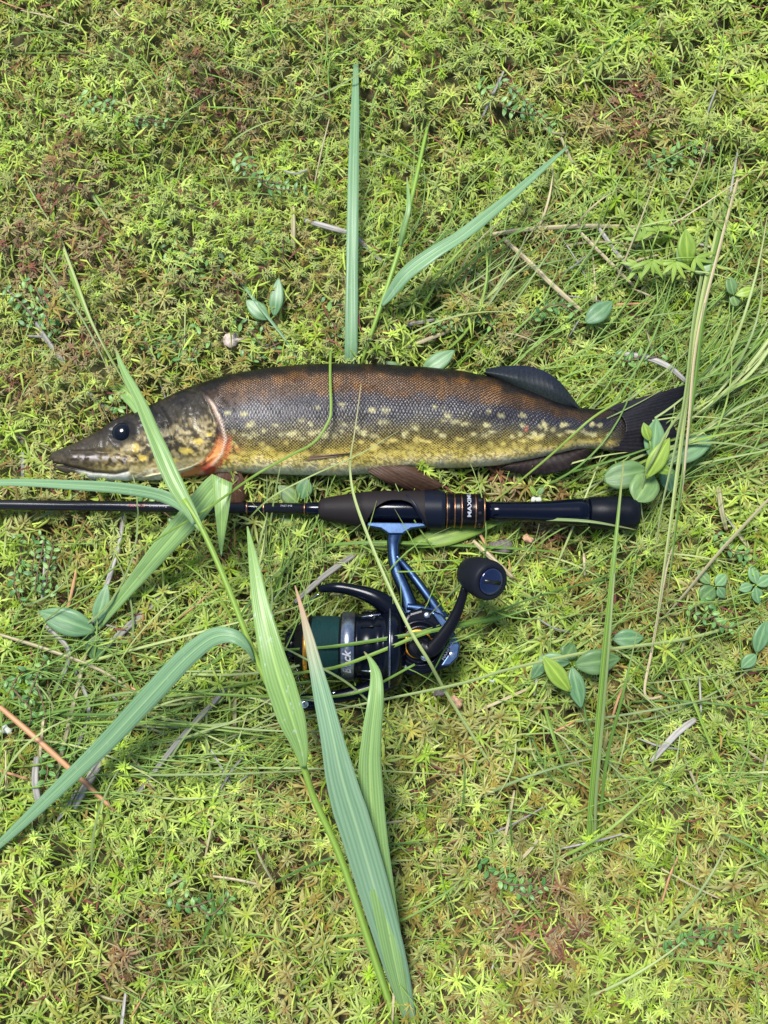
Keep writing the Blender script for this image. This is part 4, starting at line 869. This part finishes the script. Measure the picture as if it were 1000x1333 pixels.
cluster(34, (660, 860), (570, 650), -30, 10, (160, 330), 'slender grass blade fanning out beneath the pike tail', 'grass fan under the pike tail', hr=(.006, .03), seed=6)
cluster(30, (840, 990), (520, 640), -38, 10, (110, 280), 'grass blade leaning right beyond the tail fin', 'grass right of the tail', wr=(2.5, 5), hr=(.01, .035), seed=7)
cluster(20, (560, 860), (300, 440), -35, 28, (70, 210), 'thin grass blade in the moss above the dorsal fin', 'grass above the dorsal fin', mats=(M_grassp, M_grass, M_straw), seed=8)
cluster(22, (640, 960), (720, 1040), -12, 24, (90, 260), 'thin grass blade lying in the moss right of the reel', 'grass right of the reel', wr=(1.5, 3), hr=(.003, .016), seed=9)
cluster(16, (560, 960), (860, 1040), 60, 16, (70, 190), 'thin grass blade slanting down below the reel handle', 'slanting grass below the reel', wr=(1.5, 3), hr=(.003, .018), seed=10)
cluster(20, (0, 420), (300, 470), 55, 30, (60, 170), 'hair-thin grass blade among the moss above the pike head', 'thin grass above the pike head', mats=(M_grassp, M_straw, M_grass), wr=(1.2, 2.4), hr=(.003, .012), seed=11)
cluster(16, (0, 240), (660, 800), -30, 30, (60, 170), 'thin grass blade in the moss just under the rod blank', 'grass under the rod blank', wr=(1.4, 2.8), hr=(.003, .014), seed=12)
cluster(14, (0, 950), (1060, 1330), -25, 35, (80, 260), 'grass blade in the open moss below the reeds', 'grass in the lower moss', wr=(1.6, 4), hr=(.006, .025), seed=13)
cluster(14, (0, 950), (20, 280), 20, 45, (80, 240), 'grass blade in the open moss far above the pike', 'grass in the upper moss', wr=(1.6, 4), hr=(.006, .025), seed=14)

# hair-fine grass that nobody could count
def fine_grass():
    q = random.Random(99); Vs = []; Fs = []; Us = []; k0 = 0
    zones = [((370, 650), (700, 900), -30, 60, (70, 190), 22), ((-40, 330), (820, 1050), -8, 16, (90, 300), 130), ((-20, 340), (840, 1070), -60, 30, (50, 170), 70), ((600, 860), (430, 640), -32, 14, (90, 240), 60), ((840, 1040), (420, 660), -38, 18, (80, 260), 110), ((620, 1000), (290, 450), -40, 35, (60, 200), 90), ((430, 640), (300, 480), -52, 18, (60, 180), 60), ((600, 1000), (700, 1050), -15, 40, (60, 200), 90), ((330, 420), (700, 900), -80, 20, (60, 170), 40), ((0, 420), (300, 480), 50, 50, (30, 110), 50), ((-50, 1050), (1050, 1340), -30, 60, (50, 200), 90), ((-50, 1050), (0, 290), -30, 60, (50, 180), 90)]
    for ub, vb, ang, sp, ln, n in zones:
        for i in range(int(n * 1.5)):
            u0, v0 = q.uniform(*ub), q.uniform(*vb); a = math.radians(q.gauss(ang, sp)); L = q.uniform(*ln); bd = q.gauss(0, .35); h = q.uniform(.003, .018) if ub != (370, 650) else q.uniform(.02, .045); pts = []
            for k in range(5):
                t = k / 4; aa = a + bd * (t - .3); pts.append((u0 + math.cos(aa) * L * t, v0 + math.sin(aa) * L * t, -.006 + (h + .006) * math.sin(math.pi * t * .75)))
            w = q.uniform(1.0, 2.1); V, F, Uv = blade_geo(pts, [w, w, w * .8, w * .2], m=8, crease=.2, nc=3, thick=.0002, twist=(q.uniform(-40, 40), q.uniform(-40, 40)))
            Vs.append(V); Us.append(Uv); Fs += [tuple(j + k0 for j in f_) for f_ in F]; k0 += len(V)
    o = mesh('fine_grass', np.vstack(Vs), Fs, M_grassfine, uvs=np.vstack(Us)); tagit(o, 'hair-fine green grass threading through the moss everywhere', 'grass', kind='stuff')
fine_grass()

# ------------------------------------------------------------------ dead stalks and litter
def dead(pts, r, label, mat=M_straw, flat=.6, group=None, name='dead_stalk'):
    return stalk(name, pts, [r * .8, r, r, r * .95, r * .7], mat, label, 'dead stalk', group, n=8, m=16, flat=flat)
dead([(36, 404, .003), (70, 455, .010), (110, 505, .010), (152, 548, .005)], 3.6, 'pale split dead stalk pointing at the pike eye', M_strawgrey, .45)
dead([(44, 414, .003), (90, 478, .007), (146, 540, .005)], 2.0, 'thinner pale stalk lying alongside the split dead stalk', M_straw, .6)
dead([(655, 310, .008), (690, 342, .010), (725, 376, .010), (760, 407, .006)], 3.8, 'straight straw coloured dead stalk sloping down above the dorsal fin', M_straw)
dead([(745, 292, .004), (775, 322, .008), (825, 372, .003)], 2.6, 'thin dead stalk beside the feathery plant', M_straw)
dead([(775, 290, .004), (800, 325, .007), (830, 362, .003)], 3.2, 'cream coloured dead stalk ending at the feathery plant', M_strawgrey)
dead([(640, 305, .010), (690, 298, .010), (770, 294, .006), (840, 296, .002)], 3.6, 'level cream dead stalk at the top of the moss', M_straw)
dead([(395, 286, .006), (430, 296, .008), (452, 302, .006)], 4.2, 'bright weathered stalk crossing behind the upright reed leaf', M_strawgrey, .4)
dead([(462, 306, .006), (484, 328, .008), (506, 348, .004)], 3.2, 'short grey stalk right of the upright reed leaf', M_strawgrey)
dead([(382, 270, .004), (382, 300, .010), (382, 326, .006)], 3.4, 'short upright straw stub left of the upright reed leaf', M_straw)
dead([(812, 460, .006), (845, 466, .012), (872, 478, .012), (895, 498, .008)], 4.2, 'curved white dead leaf touching the upper tail lobe', M_strawgrey, .25)
dead([(484, 440, .004), (520, 425, .008), (566, 416, .004)], 3.4, 'pale flat stalk close above the pike back', M_strawgrey, .4)
dead([(498, 462, .003), (545, 446, .007), (592, 428, .004)], 3.0, 'second pale stalk lying close above the pike back', M_straw, .5)
dead([(162, 668, .004), (152, 720, .008), (136, 770, .008), (118, 815, .002)], 3.4, 'pale upright dead stalk under the rod blank', M_strawgrey)
dead([(222, 764, .004), (190, 796, .010), (160, 822, .010), (118, 862, .003)], 4.6, 'grey flattened dead leaf below the folded reed leaf', M_strawgrey, .25)
dead([(326, 858, .006), (280, 912, .012), (230, 968, .012), (168, 1048, .003)], 3.8, 'long round grey dead stem under the arching reed leaf', M_strawgrey, .9)
dead([(148, 964, .006), (128, 995, .010), (96, 1052, .004)], 6, 'wide weathered dead leaf at the base of the arching reed leaf', M_strawgrey, .2)
dead([(-10, 912, .014), (40, 955, .018), (90, 1000, .016), (150, 1056, .004)], 3.6, 'orange brown dead stalk slanting across the bottom left tangle', M_strawor, .9)
dead([(112, 850, .002), (100, 900, .008), (88, 950, .008), (72, 1020, .002)], 3.0, 'cream dead stalk standing in the tangle of level grass', M_straw)
dead([(98, 872, .002), (116, 925, .009), (96, 985, .002)], 2.6, 'bent cream dead stalk in the tangle of level grass', M_strawgrey)
dead([(60, 815, .002), (90, 850, .008), (72, 900, .002)], 3.2, 'grey dead stalk near the large dull leaf', M_strawgrey, .4)
dead([(0, 826, .002), (60, 845, .008), (130, 872, .008), (180, 905, .002)], 2.4, 'long thin cream stalk under the level grass', M_straw)
dead([(165, 975, .004), (185, 1005, .007), (215, 1050, .002)], 3.2, 'short straw piece beside the long round grey stem', M_straw)
dead([(310, 875, .003), (306, 910, .008), (306, 950, .002)], 3.0, 'short pale upright straw left of the wide spotted reed leaf', M_straw)
dead([(906, 936, .004), (880, 956, .008), (848, 992, .002)], 4.4, 'grey bark-like twig in the lower right moss', M_strawgrey, .5)
dead([(616, 704, .006), (642, 728, .010), (668, 752, .004)], 3.4, 'yellowish flat stalk between the rod nut and the handle knob', M_straw, .5)
dead([(462, 722, .004), (425, 748, .010), (384, 784, .004)], 4.2, 'grey dead stem left of the reel stem', M_strawgrey, .7)
dead([(478, 764, .000), (455, 770, .003), (430, 774, .0)], 3.0, 'short brown stalk above the upper bail arm', M_straw, .6)
dead([(28, 560, .002), (30, 600, .008), (30, 634, .003)], 3.0, 'short pale stalk left of the pike snout', M_strawgrey)
dead([(0, 565, .004), (35, 572, .007), (75, 588, .003)], 1.6, 'hair-thin straw touching the pike snout', M_straw)
dead([(48, 985, .003), (46, 1020, .008), (54, 1060, .002)], 4.6, 'grey upright dead leaf beside the orange stalk', M_strawgrey, .3)
dead([(936, 636, .003), (940, 665, .008), (946, 690, .003)], 3.6, 'short cream flake of straw right of the tall grass stems', M_straw, .3)
def litter(k, n, box, seed, label, group):
    q = random.Random(seed)
    for i in range(n):
        u0, v0 = q.uniform(box[0], box[1]), q.uniform(box[2], box[3]); a = q.uniform(0, 6.28); L = q.uniform(25, 90); c_ = q.choice([0, 0, 0, 0, 1, 1, 1, 2])
        dead([(u0, v0, .001), (u0 + math.cos(a) * L / 2, v0 + math.sin(a) * L / 2 + q.gauss(0, 3), .006), (u0 + math.cos(a) * L, v0 + math.sin(a) * L, .001)], q.uniform(1.0, 2.2), {0: 'cream ', 1: 'grey ', 2: 'rusty '}[c_] + label, (M_straw, M_strawgrey, M_strawor)[c_], .5, {0: 'cream ', 1: 'grey ', 2: 'rusty '}[c_] + group)
litter(0, 16, (0, 400, 300, 470), 21, 'thin dry straw lying in the moss above the pike head', 'straw above the pike head')
litter(0, 18, (520, 1000, 300, 470), 22, 'thin dry straw lying in the moss above the pike tail', 'straw above the pike tail')
litter(0, 24, (0, 330, 780, 1040), 23, 'thin dry straw in the grass tangle below the rod blank', 'straw below the rod blank')
litter(0, 22, (620, 1000, 700, 1040), 24, 'thin dry straw in the moss right of the reel', 'straw right of the reel')
litter(0, 16, (0, 1000, 1050, 1330), 25, 'thin dry straw in the open moss below the reeds', 'straw in the lower moss')
litter(0, 16, (0, 1000, 0, 285), 26, 'thin dry straw in the open moss far above the pike', 'straw in the upper moss')
def flake(name, u, v, z, r, mat, label, cat, seed=1):
    q = random.Random(seed); n = 11; c = P(u, v, z); ring = []
    for j in range(n):
        a = 2 * math.pi * j / n; rr_ = r * q.uniform(.55, 1.15) * PX(z); ring.append(c + np.array([rr_ * math.cos(a), rr_ * .7 * math.sin(a), q.uniform(-.0018, .0018)]))
    inner = [c + (p - c) * .5 + np.array([0, 0, q.uniform(.0002, .002)]) for p in ring]
    V = [c + np.array([0, 0, .0012])] + inner + ring; V += [p - np.array([0, 0, .0007]) for p in V]; k = 2 * n + 1
    F = [(0, 1 + j, 1 + (j + 1) % n) for j in range(n)] + [(1 + j, 1 + n + j, 1 + n + (j + 1) % n, 1 + (j + 1) % n) for j in range(n)]
    F += [tuple(reversed([i + k for i in f_])) for f_ in F] + [(1 + n + j, 1 + n + j + k, 1 + n + (j + 1) % n + k, 1 + n + (j + 1) % n) for j in range(n)]
    return tagit(mesh(name, np.array(V), F, mat, at=c), label, cat)
flake('dead_leaf', 302, 442, .010, 15, simple('pale dead leaf', (.5, .4, .32), .7, bump=.6, scale=500, var=.35), 'pale crumpled dead leaf in the moss above the pike shoulder', 'dead leaf', 2)
flake('bark_flake', 655, 710, .004, 17, M_bark, 'grey rough bark flake below the rod nut', 'bark', 3)
flake('dead_leaf', 594, 914, .008, 12, M_orangeflake, 'small orange dead leaf below the reel body', 'dead leaf', 4)
flake('petal', 641, 887, .008, 4, M_petal, 'tiny white petal right of the reel body', 'petal', 5)
flake('petal', 571, 902, .006, 8, M_bark, 'small grey fleck directly under the reel body', 'petal fleck', 6)
flake('dead_leaf', 688, 702, .003, 10, M_orangeflake, 'reddish scrap of dead leaf under the rear grip', 'dead leaf', 8)
flake('dead_leaf', 8, 950, .008, 9, M_petal, 'pale blue grey scrap at the edge of the grass tangle', 'dead leaf', 9)

# ------------------------------------------------------------------ broad leaved plants
def leaf(parent, base, tip, w, mat, shape='oval', name='leaf', m=16, cr=.06, cup=.05, tw=(0, 0)):
    pr = {'oval': [.12, .55, .85, 1, 1, .9, .68, .38, .05], 'lance': [.1, .5, .85, 1, .92, .75, .5, .25, .03], 'round': [.2, .72, .95, 1, 1, .98, .85, .6, .15], 'ob': [.1, .3, .5, .72, .9, 1, .95, .7, .1]}[shape]
    q = [lerp(np.array(base, float), np.array(tip, float), t) for t in (0, .35, .7, 1)]
    L = math.hypot(tip[0] - base[0], tip[1] - base[1]); q[1][2] += L * .00004; q[2][2] += L * .00003
    V, F, Uv = blade_geo(q, [k * w for k in pr], m=m, crease=cr, cup=cup, nc=7, twist=tw)
    return mesh(name, V, F, mat, parent, uvs=Uv)
def plant(name, label, cat, rootpx, leaves, group=None, mat=M_broad, stem=True):
    t = thing(name, label, cat, P(rootpx[0], rootpx[1], -.010), group)
    for L in leaves:
        base, tip, w = L[0], L[1], L[2]; mt = L[3] if len(L) > 3 else mat; sh = L[4] if len(L) > 4 else 'oval'
        leaf(t, base, tip, w, mt, sh)
        if stem:
            mid = ((rootpx[0] + base[0]) / 2 + 1, (rootpx[1] + base[1]) / 2, base[2] * .6)
            stalk('stalk', [(rootpx[0], rootpx[1], -.010), mid, base], [1.4, 1.2, 1.0], M_stem, parent=t, n=6, m=8)
    return t
plant('clover_plant', 'rosette of oval green leaves, one edged in yellow, right of the reel handle', 'plant', (746, 872), [((742, 900, .020), (707, 854, .026), 23, M_broady), ((748, 866, .020), (808, 857, .022), 32, M_broad), ((745, 868, .016), (757, 922, .014), 22, M_broadb), ((742, 862, .012), (700, 858, .010), 20, M_broadb), ((735, 858, .012), (748, 838, .010), 24, M_broad), ((712, 856, .010), (692, 884, .006), 16, M_broadb)])
plant('broadleaf_plant', 'dark oval leaf flat on moss above the rosette leaf with yellow edge', 'plant', (798, 830), [((798, 832, .008), (838, 830, .008), 24, M_broadb)])
plant('broadleaf_plant', 'bright leafy sprig of oval leaves just below the pike tail fin', 'plant', (850, 625), [((842, 622, .030), (872, 570, .036), 24, M_broady), ((846, 574, .028), (838, 550, .030), 14, M_broady), ((850, 598, .022), (855, 544, .024), 28, M_broadb), ((868, 602, .016), (932, 567, .020), 30, M_broadb), ((866, 604, .012), (876, 642, .008), 24, M_broadb), ((848, 604, .028), (878, 616, .028), 15, M_broady), ((842, 612, .020), (786, 624, .018), 36, M_broad, 'round'), ((850, 618, .019), (828, 652, .024), 38, M_broad, 'round')])
plant('clover_plant', 'small bright three-leaved plant at the right of the moss above the tail', 'plant', (955, 383), [((955, 383, .016), (950, 360, .018), 16, M_broad, 'round'), ((958, 384, .016), (985, 376, .018), 14, M_broady), ((955, 385, .014), (960, 398, .012), 15, M_broad, 'round')])
plant('broadleaf_plant', 'single pointed green leaf at the end of the sloping straw above the tail', 'plant', (762, 420), [((762, 420, .014), (798, 392, .016), 26, M_broadb)])
plant('broadleaf_plant', 'pair of pointed grey green leaves in moss above the pike shoulder', 'plant', (352, 416), [((357, 412, .014), (363, 361, .018), 19, M_broadb), ((350, 416, .012), (320, 390, .014), 22, M_broadb)])
plant('broadleaf_plant', 'large dull green leaves lying in moss left of the grey dead leaf', 'plant', (128, 838), [((124, 822, .010), (50, 796, .014), 34, M_broadb), ((126, 826, .008), (122, 862, .004), 26, M_broad), ((124, 815, .008), (140, 760, .012), 20, M_broadb)])
plant('broadleaf_plant', 'long lance shaped green leaf lying under the rod locking nut', 'plant', (520, 714), [((524, 711, .004), (662, 676, .006), 28, M_broady, 'lance'), ((520, 712, .002), (470, 708, .004), 12, M_grass, 'lance')])
plant('broadleaf_plant', 'blunt green leaves peeping out behind the middle of the pike back', 'plant', (535, 488), [((548, 486, .010), (592, 456, .014), 24, M_broadb), ((530, 482, .010), (494, 472, .012), 14, M_broad)])
plant('broadleaf_plant', 'rounded leaves between the pike belly and the rod foregrip', 'plant', (390, 655), [((392, 650, .008), (400, 622, .012), 22, M_broadb), ((388, 655, .006), (362, 632, .008), 22, M_broad), ((385, 668, .004), (376, 690, .006), 28, M_broady, 'round'), ((382, 668, .004), (352, 674, .006), 16, M_broad)])
plant('broadleaf_plant', 'broad bright green leaves standing in moss at the upper right', 'plant', (897, 352), [((896, 346, .014), (893, 298, .022), 26, M_broady), ((900, 350, .012), (932, 344, .018), 22, M_broad), ((894, 350, .012), (884, 318, .020), 18, M_broad)])
plant('broadleaf_plant', 'cluster of small rounded leaves at the right below the tall grass stems', 'plant', (930, 765), [((930, 765, .008), (912, 780, .008), 22, M_broad, 'round'), ((932, 762, .010), (946, 748, .010), 16, M_broadb), ((925, 760, .010), (908, 742, .010), 14, M_broad), ((935, 765, .010), (944, 778, .006), 14, M_broadb)])
plant('broadleaf_plant', 'dark bluish leaves at the far right below the straw stalk', 'plant', (985, 760), [((985, 760, .010), (978, 735, .012), 15, M_broadb), ((986, 762, .010), (1006, 750, .010), 16, M_broadb), ((984, 764, .010), (988, 786, .008), 15, M_broadb), ((980, 762, .010), (962, 768, .010), 13, M_broadb)])
plant('broadleaf_plant', 'dark pointed leaf pair beside the grass at the right edge', 'plant', (985, 850), [((985, 850, .012), (998, 808, .016), 20, M_broadb), ((985, 852, .010), (965, 870, .008), 16, M_broadb)])
plant('broadleaf_plant', 'tiny white-budded sprig between the anal fin and the rear grip', 'plant', (698, 645), [((698, 645, .012), (690, 632, .014), 7, M_broady), ((700, 645, .012), (708, 634, .014), 7, M_broad), ((699, 646, .010), (704, 655, .010), 8, M_petal), ((697, 646, .010), (692, 654, .010), 6, M_petal)])
# plant with narrow fingered leaflets
def feathery(rootpx, heads, label):
    t = thing('bedstraw', label, 'plant', P(rootpx[0], rootpx[1], -.008))
    q = random.Random(3)
    for (hu, hv, hz, L, n, a0, a1) in heads:
        stalk('stalk', [(rootpx[0], rootpx[1], -.008), ((rootpx[0] + hu) / 2, (rootpx[1] + hv) / 2 - 6, hz * .9), (hu, hv, hz)], [1.3, 1.2, 1.0], M_stem, parent=t, n=6, m=10)
        for k in range(n):
            a = math.radians(lerp(a0, a1, k / max(1, n - 1))) + q.gauss(0, .1); l_ = L * q.uniform(.75, 1.15)
            leaf(t, (hu, hv, hz), (hu + l_ * math.cos(a), hv + l_ * math.sin(a), hz - .002), 6.5, M_broady, 'lance', m=9)
feathery((842, 352), [(850, 338, .022, 30, 5, 20, 160), (836, 312, .018, 30, 5, 180, 330), (880, 340, .022, 28, 5, 30, 170), (858, 300, .018, 28, 5, 200, 350), (905, 335, .020, 28, 4, -20, 100), (832, 345, .016, 26, 4, 90, 220)], 'feathery bright green plant with narrow leaflets in the upper right moss')
# creeping sprigs with small opposite leaves
def sprig(pts, label, group, pitch=11, size=10, mat=M_cran, seed=0):
    q = random.Random(seed); hz = [(a, b_, .004 + .006 * math.sin(i)) for i, (a, b_) in enumerate(pts)]
    t = thing('creeping_sprig', label, 'plant', P(pts[0][0], pts[0][1], -.006), group)
    stalk('stalk', [(pts[0][0], pts[0][1], -.006)] + [(a, b_, c + .004) for a, b_, c in hz[1:]], [1.0, .9, .7], M_twig, parent=t, n=6, m=14)
    w = resample([(a, b_) for a, b_ in pts], 40); d = np.concatenate([[0], np.cumsum(np.hypot(*np.diff(w, axis=0).T))]); s = pitch * .6; k = 0
    while s < d[-1]:
        u0, v0 = np.interp(s, d, w[:, 0]), np.interp(s, d, w[:, 1]); i = min(38, np.searchsorted(d, s)); a = math.atan2(*(w[i + 1] - w[i])[::-1])
        for sg_ in (-1, 1):
            if q.random() < .12: continue
            aa = a + sg_ * q.uniform(.7, 1.4); l_ = size * q.uniform(.8, 1.35); z0 = .010 + q.uniform(-.002, .004)
            leaf(t, (u0, v0, z0), (u0 + l_ * math.cos(aa), v0 + l_ * math.sin(aa), z0 + q.uniform(-.002, .003)), l_ * .5, mat, 'oval', m=7, cr=.08)
        s += pitch * q.uniform(.8, 1.3)
SPR = [([(2, 372), (25, 392), (48, 415), (68, 408)], 'at the left edge above the pike head'), ([(30, 430), (45, 400), (60, 380)], 'at the upper end of the split stalk'), ([(190, 300), (212, 325), (240, 340), (262, 362)], 'in the upper moss above the pike forehead'), ([(232, 298), (222, 330), (225, 360)], 'beside the thin straight grass stalk'), ([(150, 420), (172, 440), (200, 452), (226, 470)], 'between the slanting grass blades and the pike forehead'), ([(262, 420), (240, 438), (220, 462)], 'close to the pike gill cover'), ([(300, 410), (325, 430), (345, 455)], 'in moss near the crumpled dead leaf'), ([(310, 470), (330, 455), (352, 448)], 'in moss near the crumpled dead leaf'), ([(120, 520), (138, 535), (150, 520)], 'beside the split dead stalk'),
       ([(20, 690), (28, 720), (18, 755), (30, 790)], 'at the left edge under the rod blank'), ([(60, 770), (42, 745), (48, 715)], 'between the rod blank and the large dull leaves'), ([(4, 880), (20, 900), (40, 925), (36, 950)], 'at the left edge in the grass tangle'), ([(40, 870), (24, 880), (10, 905)], 'at the left edge in the grass tangle'), ([(50, 980), (62, 1000), (56, 1025)], 'beside the orange brown stalk'), ([(600, 380), (615, 402), (640, 410)], 'in moss above the dorsal fin'), ([(560, 440), (580, 420), (604, 408)], 'near the pale stalks above the pike back'), ([(690, 420), (712, 400), (735, 395)], 'at the end of the sloping straw'), ([(795, 460), (815, 470), (838, 462)], 'near the curved white dead leaf'), ([(930, 690), (950, 715), (975, 722)], 'in moss right of the tall grass stems'), ([(890, 790), (915, 805), (935, 800)], 'under the small rounded leaves'), ([(180, 640), (205, 660), (230, 680)], 'under the rod blank near the reed'), ([(420, 380), (440, 410), (436, 440)], 'left of the upright reed leaf'), ([(360, 300), (340, 320), (345, 345)], 'in the upper moss above the pike shoulder'),
       ([(100, 120), (140, 150), (190, 160)], 'in the open moss far above the pike'), ([(620, 100), (660, 140), (700, 150)], 'in the open moss far above the pike'), ([(300, 200), (330, 230), (370, 240)], 'in the open moss far above the pike'), ([(840, 220), (870, 200), (910, 210)], 'in the open moss far above the pike'), ([(620, 1120), (660, 1150), (700, 1150)], 'in the open moss below the reeds'), ([(200, 1150), (240, 1180), (280, 1170)], 'in the open moss below the reeds'), ([(860, 1240), (900, 1220), (940, 1230)], 'in the open moss below the reeds')]
for i, (pts, where) in enumerate(SPR):
    sprig(pts, 'creeping sprig with small oval green leaves ' + where, 'creeping sprigs ' + where, seed=i)
    off = random.Random(i + 50)
    sprig([(a + off.uniform(15, 30), b_ + off.uniform(-22, 22)) for a, b_ in pts], 'creeping sprig with small oval green leaves ' + where, 'creeping sprigs ' + where, size=9, seed=i + 90)
